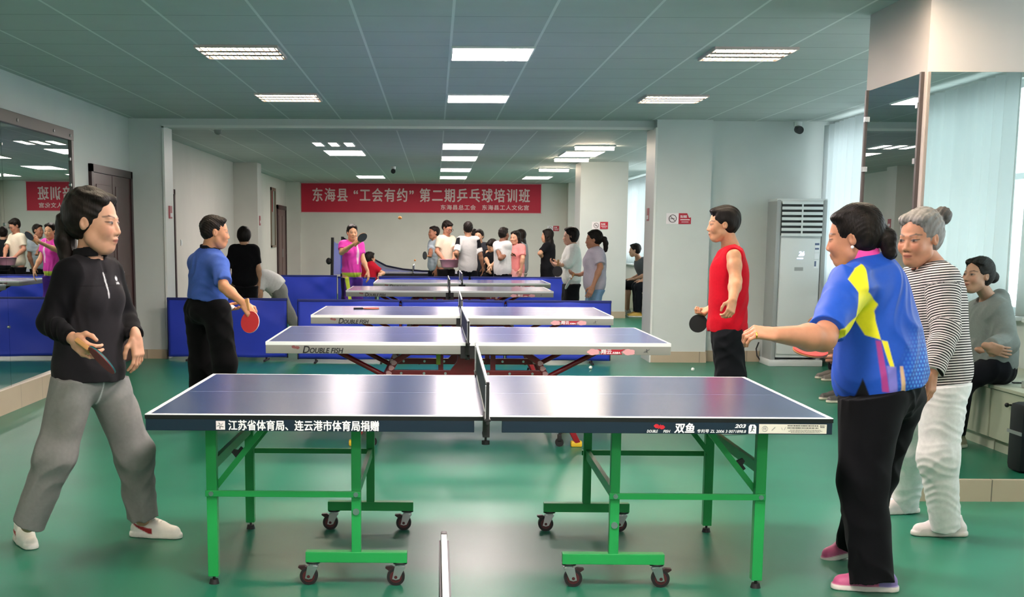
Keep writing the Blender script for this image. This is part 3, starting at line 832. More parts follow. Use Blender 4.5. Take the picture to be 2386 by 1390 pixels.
G = grey_table((0.227, 9.425, 0), 0.004, 'grey edged table on red curved legs, second from the camera')
copy_thing(G, (0.254, 12.40, 0), 'grey edged table with a red bat lying on it, third from the camera', rz=-0.006)
copy_thing(G, (0.198, 17.77, 0), 'grey edged table just behind the blue barriers in the back room', rz=0.002)
copy_thing(G, (0.42, 20.70, 0), 'grey edged table farthest back of the four with grey edges', rz=0.004)
N = table_net((0.222, 9.425, 0.76), 0.004, 'navy net across the second table from the camera', m_net2)
copy_thing(N, (0.25, 12.40, 0.76), 'navy net across the third table with the bat on it', rz=-.006)
copy_thing(N, (0.196, 17.77, 0.76), 'navy net across the table just behind the blue barriers', rz=.002)
copy_thing(N, (0.42, 20.70, 0.76), 'navy net across the farthest grey edged table', rz=.004)

# far table with black edges and its net
t = thing('tennis_table', (-0.45, 25.9, 0), 'black edged table at the far end in front of the pink basin', 'table tennis table', 'table tennis tables')
MB().box(-1.37, 1.37, -.7625, .7625, .742, .76).build('tabletop', m_top2, t)
MB().box(-1.372, 1.372, -.766, -.7626, .735, .757).box(-1.372, 1.372, .7626, .766, .735, .757).build('edge_band', m_edge, t)
MB().box(-1.36, 1.36, -.755, -.735, .69, .742).box(-1.36, 1.36, .735, .755, .69, .742).build('apron', m_edge, t)
for s in (-1, 1):
    for x in (1.1, .35):
        for y in (-.5, .5):
            MB().box(s * x - .022, s * x + .022, y - .022, y + .022, 0, .742).build('leg', m_steel if x < 1 else m_rub, t)
table_net((-0.42, 25.9, 0.76), 0, 'white posted net on the far black edged table', m_net2)

m_bluenet = bpy.data.materials.new('catch_net_blue'); m_bluenet.use_nodes = True
_b = m_bluenet.node_tree.nodes['Principled BSDF']; _b.inputs['Base Color'].default_value = (*srgb('3A50C4'), 1); _b.inputs['Roughness'].default_value = .8; _b.inputs['Alpha'].default_value = .62
t = thing('ball_catch_net', (-1.95, 25.9, 0), 'tall blue ball catching net standing at the left end of the far table', 'net')
root = np.array([-1.95, 25.9, 0])
ps = [at(775, 553, 25.2), at(798, 551, 26.4)]
po = MB()
for p in ps:
    q = p - root; po.cyl((q[0] - .03, q[1], 0.0), (q[0], q[1], q[2]), .03)
po.build('pole', m_rub, t, auto=True)
mb = MB(); a = ps[0] - root; b = ps[1] - root
rows = []
for i in range(9):
    k = i / 8; z = .72 + (a[2] - .76) * k
    rows.append([mb.bm.verts.new((a[0] + (b[0] - a[0]) * u + .1 * math.sin(math.pi * u) * (1 - k), a[1] + (b[1] - a[1]) * u, z - .08 * math.sin(math.pi * u) * k)) for u in np.linspace(0, 1, 7)])
for r0, r1 in zip(rows, rows[1:]):
    for k in range(6): mb.bm.faces.new((r0[k], r0[k + 1], r1[k + 1], r1[k]))
mb.build('mesh', m_bluenet, t, smooth=True)
tops = [at(798, 553, 26.4), at(835, 577, 26.2), at(868, 602, 26.0), at(900, 619, 25.8), at(940, 627, 25.6), at(985, 631, 25.4), at(1060, 633, 25.3)]
mb = MB(); rows = []
for i, p in enumerate(tops):
    q = p - root; zb = .775
    rows.append([mb.bm.verts.new((q[0], q[1] + .12 * math.sin(math.pi * u), zb + (max(q[2], zb + .02) - zb) * u)) for u in np.linspace(0, 1, 6)])
for r0, r1 in zip(rows, rows[1:]):
    for k in range(5): mb.bm.faces.new((r0[k], r1[k], r1[k + 1], r0[k + 1]))
mb.build('mesh', m_bluenet, t, smooth=True)
MB().tube([p - root for p in tops], .018, 8).build('edge_cord', mat('cord_navy', '161A34', rough=.7), t, smooth=True)
MB().box(-.14, .0, -.5, -.38, 1.02, 1.2, .02).build('feeder_box', m_rub, t) if False else None
q = at(766, 608, 25.2) - root
MB().sph((q[0], q[1], q[2]), .055, sc=(1, 1, 1.2)).build('feeder', m_rub, t, smooth=True)

# ------------------------------------------------------------------ blue barriers
m_bar = mat('barrier_cloth', '1632B0', rough=0.55, noise=0.10, scale=2.5, sheen=0.2)
m_bar_hem = mat('barrier_hem', '0A1A66', rough=0.6)


def barrier(x0, y0, x1, y1, label, h=0.74, seed=0):
    L = math.hypot(x1 - x0, y1 - y0); rz = math.atan2(y1 - y0, x1 - x0)
    t = thing('barrier', ((x0 + x1) / 2, (y0 + y1) / 2, 0), label, 'barrier', 'blue cloth court barriers', rz)
    mb = MB(); rnd = random.Random(seed); nx, nz = 40, 20
    a1, a2, a3 = rnd.uniform(0, 6), rnd.uniform(0, 6), rnd.uniform(0, 6)
    g = []
    for i in range(nx + 1):
        u = i / nx
        row = []
        for k in range(nz + 1):
            w_ = k / nz
            e = math.sin(math.pi * u) ** .5 * math.sin(math.pi * min(1, w_ * 1.02)) ** .5
            d = .012 * math.sin(6 * u + 4 * w_ + a1) + .006 * math.sin(17 * (u - w_ * .6) + a2) + .016 * max(0, 1 - abs((u - w_) * 4 + .8)) + .014 * max(0, 1 - abs((u + w_ - 1.5) * 6))
            row.append(mb.bm.verts.new((-L / 2 + .012 + (L - .024) * u, -.012 - d * e, .045 + (h - .05) * w_ + .006 * math.sin(9 * u + a3) * (1 - w_))))
        g.append(row)
    for i in range(nx):
        for k in range(nz): mb.bm.faces.new((g[i][k], g[i + 1][k], g[i + 1][k + 1], g[i][k + 1]))
    o = mb.build('cloth', m_bar, t, smooth=True)
    s = o.modifiers.new('s', 'SOLIDIFY'); s.thickness = .002
    MB().tube([(-L / 2 + .01, 0, .04), (-L / 2 + .01, 0, h - .015), (L / 2 - .01, 0, h - .015), (L / 2 - .01, 0, .04)], .010, 8).bar((-L / 2 + .01, 0, .05), (L / 2 - .01, 0, .05), .014).build('frame', m_rub, t, auto=True)
    MB().box(-L / 2 + .004, L / 2 - .004, -.016, .016, h - .03, h, .006).build('hem', m_bar_hem, t)
    for s_ in (-.32, .32):
        MB().bar((s_ * L, -.16, .012), (s_ * L, .16, .012), .02).bar((s_ * L, 0, .01), (s_ * L, 0, .06), .02).build('foot', m_rub, t)
    return t


barrier(-3.17, 15.24, -1.73, 15.18, 'blue barrier behind the man in the blue polo', seed=1)
barrier(-1.60, 14.98, -0.40, 14.98, 'blue barrier left of the nets, left third of the row behind the third table', seed=2)
barrier(-0.39, 14.98, 0.82, 14.98, 'blue barrier behind the middle of the third table', seed=3)
barrier(0.83, 14.98, 2.06, 14.98, 'blue barrier right third of the row behind the third table', seed=4)
barrier(-2.66, 22.30, -1.68, 22.30, 'blue barrier beside the bending person in the back room', seed=5, h=.80)
barrier(-1.67, 22.28, -1.0, 21.85, 'angled blue barrier behind the woman in pink', seed=6, h=.78)
barrier(-0.98, 22.55, 0.60, 22.55, 'blue barrier behind the farthest grey table, left half', seed=7, h=.78)
barrier(0.62, 22.55, 2.35, 22.55, 'blue barrier behind the farthest grey table, right half', seed=8, h=.78)

# ------------------------------------------------------------------ rackets and balls
m_rr = mat('rubber_red', 'C2272B', rough=0.45); m_rb = mat('bat_rubber_black', '17181A', rough=0.5)
m_bw = mat('bat_wood', 'B98A54', rough=0.5, noise=.1, scale=20, stretch=(6, 6, 1)); m_bt = mat('bat_edge_tape', '2F6E74', rough=.5)
m_bwhite = mat('bat_edge_white', 'E3E0DC', rough=.5)


def racket(center, handle_dir, normal, label, front, back, tape=None, s=1.0, grip=None):
    """bat with its blade centred at a point; front rubber looks along normal"""
    z = -Vector(handle_dir).normalized(); y = -Vector(normal); y = (y - z * y.dot(z)).normalized(); x = y.cross(z)
    M = Matrix(((x.x, y.x, z.x, center[0]), (x.y, y.y, z.y, center[1]), (x.z, y.z, z.z, center[2]), (0, 0, 0, 1)))
    t = thing('table_tennis_bat', (0, 0, 0), label, 'bat', 'table tennis bats'); t.matrix_world = M
    def oval(a, b, z0=0):
        return [(a * math.cos(k), b * math.sin(k) + z0) for k in np.linspace(0, 2 * math.pi, 37)[:-1]]
    R = FACE_CAM
    a, b = .075 * s, .079 * s
    MB().prism(oval(a, b), Matrix.Translation((0, .003, 0)) @ R, .006).build('blade', tape or m_bw, t, auto=True)
    MB().prism(oval(a * .985, b * .985), Matrix.Translation((0, -.003, 0)) @ R, .003).build('rubber', front, t, auto=True)
    MB().prism(oval(a * .985, b * .985), Matrix.Translation((0, .006, 0)) @ R, .003).build('rubber', back, t, auto=True)
    h = MB().prism([(-.012, -.17 * s), (.012, -.17 * s), (.012, -.07 * s), (.026 * s, -.062 * s), (-.026 * s, -.062 * s), (-.012, -.07 * s)], Matrix.Translation((0, .003, 0)) @ R, .006)
    h.box(-.014, .014, -.011, .011, -.175 * s, -.082 * s, .005)
    h.build('handle', grip or m_bw, t)
    return t


racket((-0.62, 12.62, 0.7665), (-1, -.25, 0), (0, 0, 1), 'red bat with black handle lying on the third table', m_rr, m_rb, grip=m_rub)
m_ball = mat('ball_white', 'F2F2EE', rough=.35); m_orange = mat('ball_orange', 'F29A4A', rough=.4)


def ball(p, m, label):
    o = MB().sph((0, 0, 0), .02, 20).build('ball', m, smooth=True); o.location = p
    return tag(o, label, 'ball', 'table tennis balls')


p = onfloor(1376, 860, .0); ball((p[0], p[1], .02), m_ball, 'white ball on the green floor below the right end of the second table')
p = onfloor(1614, 864, .0); ball((p[0], p[1], .02), m_ball, 'white ball on the green floor left of the red vest man')
p = at(932, 507, 19.6); o = ball(p, m_orange, 'orange ball flying in front of the far wall under the banner'); o.scale = (1.5, 1.3, 1.2)
p = at(967, 606, 25.8); ball(p, m_orange, 'orange ball in the air just above the far net')

# ------------------------------------------------------------------ low cabinets under the windows
m_cab = mat('cabinet_cream', 'B9BBA6', rough=.45, noise=.03, scale=3)


def cabinet(y0, y1, label, x0=3.90, x1=4.62, h=0.46):
    t = thing('low_cabinet', (x0, (y0 + y1) / 2, 0), label, 'cabinet', 'low cabinets under the windows')
    L = y1 - y0
    MB().box(.02, x1 - x0, -L / 2, L / 2, .09, h - .02).build('body', m_cab, t)
    MB().box(-.015, x1 - x0, -L / 2, L / 2, h - .02, h + .005, .004).build('top', m_cab, t)
    MB().box(.05, x1 - x0, -L / 2, L / 2, 0, .09).build('plinth', m_cab, t)
    n = max(1, round(L / .62))
    for k in range(n):
        a = -L / 2 + L * k / n; b = -L / 2 + L * (k + 1) / n
        d = MB().box(0, .02, a + .003, b - .003, .095, h - .025, .002).build('door', m_cab, t)
        MB().cyl((0, (a + b) / 2, h - .10), (-.025, (a + b) / 2, h - .10), .007).sph((-.03, (a + b) / 2, h - .10), .016, 12).build('knob', m_black, d, smooth=True)
    return t


cabinet(4.10, 5.34, 'cream low cabinet with black knobs that the grey hoodie sits on, seen in the mirror')
cabinet(5.36, 6.00, 'cream low cabinet with one black knob at the mirror edge')
cabinet(1.6, 4.08, 'cream low cabinet further along the reflected window')
cabinet(12.0, 13.0, 'cream low cabinet behind the mirrored column', x0=4.28)
cabinet(23.9, 27.5, 'cream low cabinet the far seated man sits on in the back room', x0=3.86)
t = thing('key_bunch', (4.12, 5.30, .466), 'small bunch of keys on the cream cabinet top', 'keys')
MB().box(-.05, .02, -.02, .015, 0, .008, .002).build('fob', m_black, t); MB().tube([(.02 + .02 * math.cos(a), .02 * math.sin(a), .006) for a in np.linspace(0, 6.28, 14)], .003, 6).box(.03, .08, -.006, .004, .002, .006).build('key', m_steel, t)
t = thing('plastic_box', (4.10, 5.65, .466), 'clear plastic box on the cabinet at the mirror edge', 'box')
MB().box(-.08, .08, -.11, .11, 0, .045, .006).build('body', mat('clear_plastic', 'C9CDC6', rough=.2), t)
t = thing('sports_bag', (3.79, 6.19, 0.0), 'dark navy bag standing against the cabinet at the mirror edge', 'bag')
MB().box(-.09, .085, -.10, .10, 0.0, .44, .04).build('body', mat('bag_navy', '12141C', rough=.7), t, auto=True)
MB().box(-.094, -.088, -.10, .10, .24, .262).build('stripe', mat('bag_stripe', '9A9C9E', rough=.6), t)
MB().tube([(0, -.07, .43), (0, -.06, .52), (0, .06, .52), (0, .07, .43)], .009, 8).build('handle', m_black, t, smooth=True)

# ------------------------------------------------------------------ people: smooth bodies from distance fields
def V(*a):
    return np.array(a if len(a) > 1 else a[0], float)


def nrm(v):
    v = np.asarray(v, float); return v / max(1e-9, np.linalg.norm(v))


class Cone:
    """tapered limb; flat ends optional; squash = (axis, factor)"""
    def __init__(s, a, b, ra, rb, cutb=False, cuta=False, squash=None):
        s.a, s.b, s.ra, s.rb = V(a), V(b), ra, rb
        s.ab = s.b - s.a; s.L2 = max(1e-9, s.ab @ s.ab); s.L = math.sqrt(s.L2)
        s.cb, s.ca, s.sq = cutb, cuta, squash
        s.c = (s.a + s.b) / 2; s.r = s.L / 2 + max(ra, rb) * (max(1, squash[1]) if squash else 1)

    def __call__(s, P):
        q = P - s.a
        u = (q @ s.ab) / s.L2
        t = np.clip(u, 0, 1)
        v = q - t[:, None] * s.ab
        if s.sq is not None:
            ax, f = s.sq; k = v @ ax
            v = v + np.outer(k * (1 / f - 1), ax)
        d = np.sqrt((v * v).sum(1)) - (s.ra + (s.rb - s.ra) * t)
        if s.sq is not None: d = d * min(1.0, s.sq[1])
        if s.cb: d = np.maximum(d, (u - 1) * s.L)
        if s.ca: d = np.maximum(d, -u * s.L)
        return d


class Ell:
    def __init__(s, c, R, rad):
        s.c, s.R, s.rad = V(c), np.asarray(R, float), V(rad); s.r = max(rad)

    def __call__(s, P):
        q = (P - s.c) @ s.R.T
        k0 = np.sqrt(((q / s.rad) ** 2).sum(1)); k1 = np.sqrt(((q / s.rad ** 2) ** 2).sum(1))
        return k0 * (k0 - 1) / np.maximum(k1, 1e-6)


class RBox:
    def __init__(s, c, R, half, rr):
        s.c, s.R, s.h, s.rr = V(c), np.asarray(R, float), V(half) - rr, rr; s.r = float(np.linalg.norm(half))

    def __call__(s, P):
        q = np.abs((P - s.c) @ s.R.T) - s.h
        return np.sqrt((np.maximum(q, 0) ** 2).sum(1)) + np.minimum(q.max(1), 0) - s.rr


def smin(a, b, k):
    if k <= 0: return np.minimum(a, b)
    h = np.clip(0.5 + 0.5 * (b - a) / k, 0, 1)
    return b + (a - b) * h - k * h * (1 - h)


class Node:
    """soft union of shapes, then flat cuts [(point, outward normal)] and carved shapes"""
    def __init__(s, prims, k=0.02, cuts=(), subs=(), ksub=0.01, k_out=0.02):
        s.prims, s.k, s.cuts, s.subs, s.ksub, s.k_out = list(prims), k, [(V(p), nrm(n)) for p, n in cuts], list(subs), ksub, k_out

    def ev(s, P, c=None, h=None):
        d = None
        for p in s.prims:
            if c is not None and np.linalg.norm(c - p.c) - p.r - h > s.k + 0.03: continue
            e = p(P); d = e if d is None else smin(d, e, s.k)
        if d is None: return None
        for p, n in s.cuts: d = np.maximum(d, (P - p) @ n)
        for p in s.subs:
            if c is not None and np.linalg.norm(c - p.c) - p.r - h > s.ksub + 0.02: continue
            d = -smin(-d, p(P), s.ksub)
        return d


def field(nodes, P, c=None, h=None):
    d = None
    for n in nodes:
        e = n.ev(P, c, h)
        if e is None: continue
        d = e if d is None else smin(d, e, n.k_out)
    return d if d is not None else np.full(len(P), 0.5)


def wrinkle(amp, freq=34.0, seed=0, stretch=(1, 1, 1)):
    """creases: ridged waves, bent and gathered in patches"""
    r = np.random.RandomState(seed)
    W = r.normal(size=(8, 3)); W /= np.linalg.norm(W, axis=1)[:, None]; ph = r.uniform(0, 6, 8)
    S = V(stretch)
    def f(P):
        Q = P * S
        a = np.sin(Q @ W[0] * freq * .33 + ph[0]) + 1.1 * np.sin(Q @ W[1] * freq * .45 + ph[1])
        s1 = np.sqrt(np.sin(Q @ W[2] * freq * .5 + 1.5 * a + ph[2]) ** 2 + .03)
        s2 = np.sqrt(np.sin(Q @ W[3] * freq * .8 + 1.2 * a + ph[3]) ** 2 + .03)
        m1 = np.clip(.5 + .7 * np.sin(Q @ W[4] * freq * .26 + .6 * a + ph[4]), 0, 1); m2 = np.clip(.5 + .7 * np.sin(Q @ W[5] * freq * .3 + ph[5]), 0, 1)
        return amp * (1.7 * (s1 - .6) * m1 + 1.1 * (s2 - .6) * m2)
    return f


def strands(amp, freq, seed, up):
    r = np.random.RandomState(seed); W = r.normal(size=(4, 3)); W -= np.outer(W @ up, up) * .85; ph = r.uniform(0, 6, 4)
    def f(P):
        a = np.sin(P @ W[0] * freq * .15 + ph[0])
        return amp * (np.sin(P @ W[1] * freq * .5 + 2 * a + ph[1]) + .7 * np.sin(P @ W[2] * freq + 2 * a + ph[2]))
    return f


_N = 16


def mesh_field(nodes, h, disp=None, extra=0.0):
    """surface nets over the blocks of space that the surface crosses; returns points and quads"""
    allp = [p for n in nodes for p in n.prims]
    lo = np.min([p.c - p.r for p in allp], 0) - .03; hi = np.max([p.c + p.r for p in allp], 0) + .03
    bs = _N * h
    nb = np.ceil((hi - lo) / bs).astype(int)
    I = np.stack(np.meshgrid(*[np.arange(n) for n in nb], indexing='ij'), -1).reshape(-1, 3)
    C = lo + (I + .5) * bs
    hd = bs * math.sqrt(3) / 2
    d = field(nodes, C)
    I = I[np.abs(d) < hd * 1.45 + .02 + extra]
    g = np.arange(_N + 1) * h
    off = np.stack(np.meshgrid(g, g, g, indexing='ij'), -1).reshape(-1, 3)
    pts, keys, quads = [], [], []
    dims = nb * _N + 2
    def gid(c): return (c[:, 0] * dims[1] + c[:, 1]) * dims[2] + c[:, 2]
    edges = []
    for ib in I:
        o = lo + ib * bs
        P = o + off
        v = field(nodes, P, o + bs / 2, hd)
        if disp is not None: v = v + disp(P)
        if v.min() > 0 or v.max() < 0: continue
        v = v.reshape(_N + 1, _N + 1, _N + 1)
        ins = v < 0
        c8 = [ins[i:_N + i, j:_N + j, k:_N + k] for i in (0, 1) for j in (0, 1) for k in (0, 1)]
        s = sum(c.astype(np.int8) for c in c8)
        act = (s > 0) & (s < 8)
        if act.any():
            ci = np.argwhere(act)
            acc = np.zeros((len(ci), 3)); cnt = np.zeros(len(ci))
            for ax in range(3):
                for u in (0, 1):
                    for w in (0, 1):
                        d0 = [0, 0, 0]; oth = [x for x in range(3) if x != ax]
                        d0[oth[0]] = u; d0[oth[1]] = w
                        d1 = list(d0); d1[ax] = 1
                        a = v[ci[:, 0] + d0[0], ci[:, 1] + d0[1], ci[:, 2] + d0[2]]; b = v[ci[:, 0] + d1[0], ci[:, 1] + d1[1], ci[:, 2] + d1[2]]
                        m = (a < 0) != (b < 0)
                        t = np.where(m, a / np.where(m, a - b, 1), 0)
                        p = np.tile(np.array(d0, float), (len(ci), 1)); p[:, ax] = t
                        acc += p * m[:, None]; cnt += m
            pts.append(o + (ci + acc / cnt[:, None]) * h)
            keys.append(gid(ci + ib * _N))
        for ax in range(3):
            sl0 = [slice(0, _N)] * 3; sl1 = [slice(0, _N)] * 3; sl1[ax] = slice(1, _N + 1)
            a = ins[tuple(sl0)]; b = ins[tuple(sl1)]
            e = np.argwhere(a != b)
            if len(e): edges.append((ax, e + ib * _N, a[e[:, 0], e[:, 1], e[:, 2]]))
    if not pts: return np.zeros((0, 3)), np.zeros((0, 4), int)
    pts = np.concatenate(pts); keys = np.concatenate(keys)
    od = np.argsort(keys); sk = keys[od]
    for ax, e, a in edges:
        o1, o2 = [(1, 2), (2, 0), (0, 1)][ax]
        q = []; ok = np.ones(len(e), bool)
        for u, w in ((1, 1), (0, 1), (0, 0), (1, 0)):
            c = e.copy(); c[:, o1] -= u; c[:, o2] -= w
            k = gid(c); i = np.searchsorted(sk, k); i = np.minimum(i, len(sk) - 1)
            ok &= (sk[i] == k) & (c >= 0).all(1)
            q.append(od[i])
        q = np.stack(q, 1)
        q = np.where(a[:, None], q, q[:, ::-1])
        quads.append(q[ok])
    return pts, np.concatenate(quads)


def sdf_object(name, nodes, h, material, parent, base, paint=None, disp=None, extra=0.0):
    """base colour sRGB hex; paint(P) -> list of (weight array, colour)"""
    P, Q = mesh_field(nodes, h, disp, extra)
    # only the largest connected pieces matter; drop nothing, keep one mesh
    root = np.array(parent.matrix_world.translation) if parent is not None else np.zeros(3)
    me = bpy.data.meshes.new(name)
    me.vertices.add(len(P)); me.vertices.foreach_set('co', (P - root).astype(np.float32).ravel())
    me.loops.add(len(Q) * 4); me.loops.foreach_set('vertex_index', Q.astype(np.int32).ravel())
    me.polygons.add(len(Q)); me.polygons.foreach_set('loop_start', np.arange(0, len(Q) * 4, 4, dtype=np.int32))
    me.polygons.foreach_set('use_smooth', np.ones(len(Q), bool))
    me.update(calc_edges=True); me.validate()
    col = np.ones((len(P), 4), np.float32); col[:, :3] = srgb(base)
    if paint:
        for w, c in paint(P):
            c = np.array(srgb(c) if isinstance(c, str) else c); w = np.clip(w, 0, 1)[:, None]
            col[:, :3] = col[:, :3] * (1 - w) + c * w
    at_ = me.color_attributes.new('col', 'FLOAT_COLOR', 'POINT'); at_.data.foreach_set('color', col.ravel())
    o = bpy.data.objects.new(name, me); COL.objects.link(o); me.materials.append(material)
    if parent is not None: o.parent = parent
    return o


def soft(d, w):
    """1 inside (d < 0), 0 outside, over a width w"""
    return np.clip(.5 - d / w, 0, 1)


m_skin = mat('skin', 'C79A7C', rough=.5, attr='col', noise=.05, scale=40, spec=.35)
_b = m_skin.node_tree.nodes['Principled BSDF']; _b.inputs['Subsurface Weight'].default_value = .08; _b.inputs['Subsurface Radius'].default_value = (.02, .008, .005)
m_cloth = mat('cloth', '808080', rough=.85, attr='col', noise=.05, scale=60, spec=.12, bump=.15, bscale=600, sheen=.03)
m_shiny = mat('sport_cloth', '808080', rough=.6, attr='col', noise=.03, scale=60, spec=.3, sheen=.03)
m_hair = mat('hair', '14110F', rough=.5, attr='col', noise=.3, scale=60, spec=.15, bump=.6, bscale=160, stretch=(1, 1, .10))
m_shoe = mat('shoe', 'E8E4DC', rough=.5, attr='col', noise=.03, scale=50)


class Frame:
    def __init__(s, o, f, u=(0, 0, 1), sc=1.0):
        s.o = V(o); s.f = nrm(f); s.l = nrm(np.cross(u, s.f)); s.u = np.cross(s.f, s.l); s.s = sc
        s.R = np.stack([s.f, s.l, s.u])
    def p(s, x, y, z): return s.o + (s.f * x + s.l * y + s.u * z) * s.s
    def loc(s, P): return (P - s.o) @ s.R.T / s.s
    def ell(s, c, r): return Ell(s.p(*c), s.R, V(r) * s.s)
    def cone(s, a, b, ra, rb, **k): return Cone(s.p(*a), s.p(*b), ra * s.s, rb * s.s, **k)


def head_nodes(H, female=False, jaw=1.0):
    n1 = Node([H.ell((-.014, 0, .032), (.094, .074, .086)), H.ell((.022, 0, -.028), (.064, .060 * jaw, .086)), H.ell((.050, 0, -.088), (.034, .033 * jaw, .027)),
               H.cone((.01, -.045 * jaw, -.062), (.045, -.02, -.095), .024, .018), H.cone((.01, .045 * jaw, -.062), (.045, .02, -.095), .024, .018),
               H.ell((.064, .036, -.028), (.022, .022, .026)), H.ell((.064, -.036, -.028), (.022, .022, .026))], k=.03,
              subs=[H.ell((.093, .031, .004), (.016, .020, .011)), H.ell((.093, -.031, .004), (.016, .020, .011))], ksub=.014)
    n2 = Node([H.cone((.080, 0, .010), (.097, 0, -.030), .007, .011), H.ell((.088, .012, -.036), (.012, .008, .008)), H.ell((.088, -.012, -.036), (.012, .008, .008)),
               H.ell((.082, 0, -.058), (.014, .023, .0075)), H.ell((.080, 0, -.070), (.013, .020, .0085))], k=.010, k_out=.012)
    n3 = Node([H.ell((.074, .031, .003), (.013, .016, .011)), H.ell((.074, -.031, .003), (.013, .016, .011)), H.ell((.070, 0, .022), (.018, .046, .011))], k=.008, k_out=.010)
    ears = Node([H.ell((-.012, s_ * .076, -.004), (.0165, .011, .027)) for s_ in (-1, 1)], k=.004, subs=[H.ell((-.007, s_ * .087, -.001), (.009, .008, .016)) for s_ in (-1, 1)], ksub=.006, k_out=.012)
    return [n1, n2, n3, ears]


def face_paint(H, lip='A65A50', brow='2A211D', eye=True):
    def f(P):
        L = H.loc(P)
        front = (L[:, 0] > .040).astype(float)
        y, z = L[:, 1], L[:, 2]
        out = []
        def seg(ay, az, by, bz, r):
            t = np.clip(((y - ay) * (by - ay) + (z - az) * (bz - az)) / ((by - ay) ** 2 + (bz - az) ** 2), 0, 1)
            return np.hypot(y - ay - t * (by - ay), z - az - t * (bz - az)) - r
        for s in (-1, 1):
            cheek = soft(Ell((.066, s * .040, -.026), np.eye(3), (.03, .022, .022))(L), .02)
            out.append((cheek * .22, 'BE5648'))
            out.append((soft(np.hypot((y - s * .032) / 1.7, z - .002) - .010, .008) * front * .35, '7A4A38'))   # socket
        out.append((soft(np.hypot(y / 2.3, (z + .0645)) - .0085, .004) * front * .75, lip))
        out.append((soft(seg(-.019, -.0645, .019, -.0645, .0016), .003) * front * .9, '4A1F1C'))
        for s in (-1, 1):
            out.append((soft(seg(s * .015, .024, s * .036, .030, .0034), .004) * .8 * front, brow))
            out.append((soft(seg(s * .036, .030, s * .052, .025, .0026), .004) * .8 * front, brow))
            if eye:
                out.append((soft(seg(s * .022, .003, s * .042, .0045, .0042), .003) * front, '9C8C82'))
                out.append((soft(np.hypot(y - s * .032, z - .0042) - .0062, .003) * front, '1A1210'))
                out.append((soft(seg(s * .017, .0045, s * .030, .0090, .0017), .003) * front, '1C1412'))
                out.append((soft(seg(s * .030, .0090, s * .049, .0065, .0019), .003) * front, '1C1412'))
            out.append((soft(np.hypot((y - s * .0075) / 1.3, z + .0425) - .0032, .003) * (L[:, 0] > .085) * .85, '5A3028'))
        return out
    return f


def hand_nodes(w, d, n, curl=.5, thumb=1, sc=1.0, spread=.09, curls=None, thumb_curl=.5, thumb_out=.8):
    """palm and five fingers; d along the hand, n out of the palm; thumb = +1 / -1 picks the side"""
    d = nrm(d); n = nrm(n - d * (n @ d)); s = np.cross(n, d) * thumb      # s points to the thumb side
    R = np.stack([d, s, n])
    w = V(w)
    palm = Node([RBox(w + d * .050 * sc, R, V(.046, .039, .013) * sc, .012 * sc), Ell(w + (d * .032 + s * .020 + n * .008) * sc, R, V(.03, .017, .014) * sc), Cone(w - d * .02 * sc, w + d * .03 * sc, .024 * sc, .026 * sc, squash=(n, .72))], k=.012 * sc, k_out=.012 * sc)
    fp = []
    for i, (off, ln, r) in enumerate(((.028, .92, .0090), (.0095, 1.0, .0094), (-.0095, .94, .0090), (-.028, .76, .0080))):
        c = curl if curls is None else curls[i]
        p = w + (d * (.092 - .004 * abs(i - 1)) + s * off) * sc
        a = 0.0
        dr = nrm(d + s * spread * off / .028)
        for L, bend, rr in ((.042 * ln, .9 * c, 1.0), (.027 * ln, 1.15 * c, .93), (.021 * ln, .7 * c, .82)):
            a += bend
            q = p + (dr * math.cos(a) + n * math.sin(a)) * L * sc
            fp.append(Cone(p, q, r * rr * sc, r * rr * .92 * sc)); p = q
    t = thumb_curl
    p0 = w + (d * .022 + s * .026 + n * .004) * sc
    d1 = nrm(d * .75 + s * thumb_out + n * .35); p1 = p0 + d1 * .040 * sc
    d2 = nrm(d * .95 + s * (thumb_out * .35 - t * .5) + n * (.25 + t * .7)); p2 = p1 + d2 * .030 * sc
    d3 = nrm(d * .9 + s * (.0 - t * .8) + n * (.2 + t * .6)); p3 = p2 + d3 * .024 * sc
    th = [Cone(p0, p1, .0135 * sc, .0115 * sc), Cone(p1, p2, .0112 * sc, .0102 * sc), Cone(p2, p3, .0100 * sc, .0085 * sc)]
    return [palm, Node(fp, k=.004 * sc, k_out=.009 * sc), Node(th, k=.006 * sc, k_out=.010 * sc)]


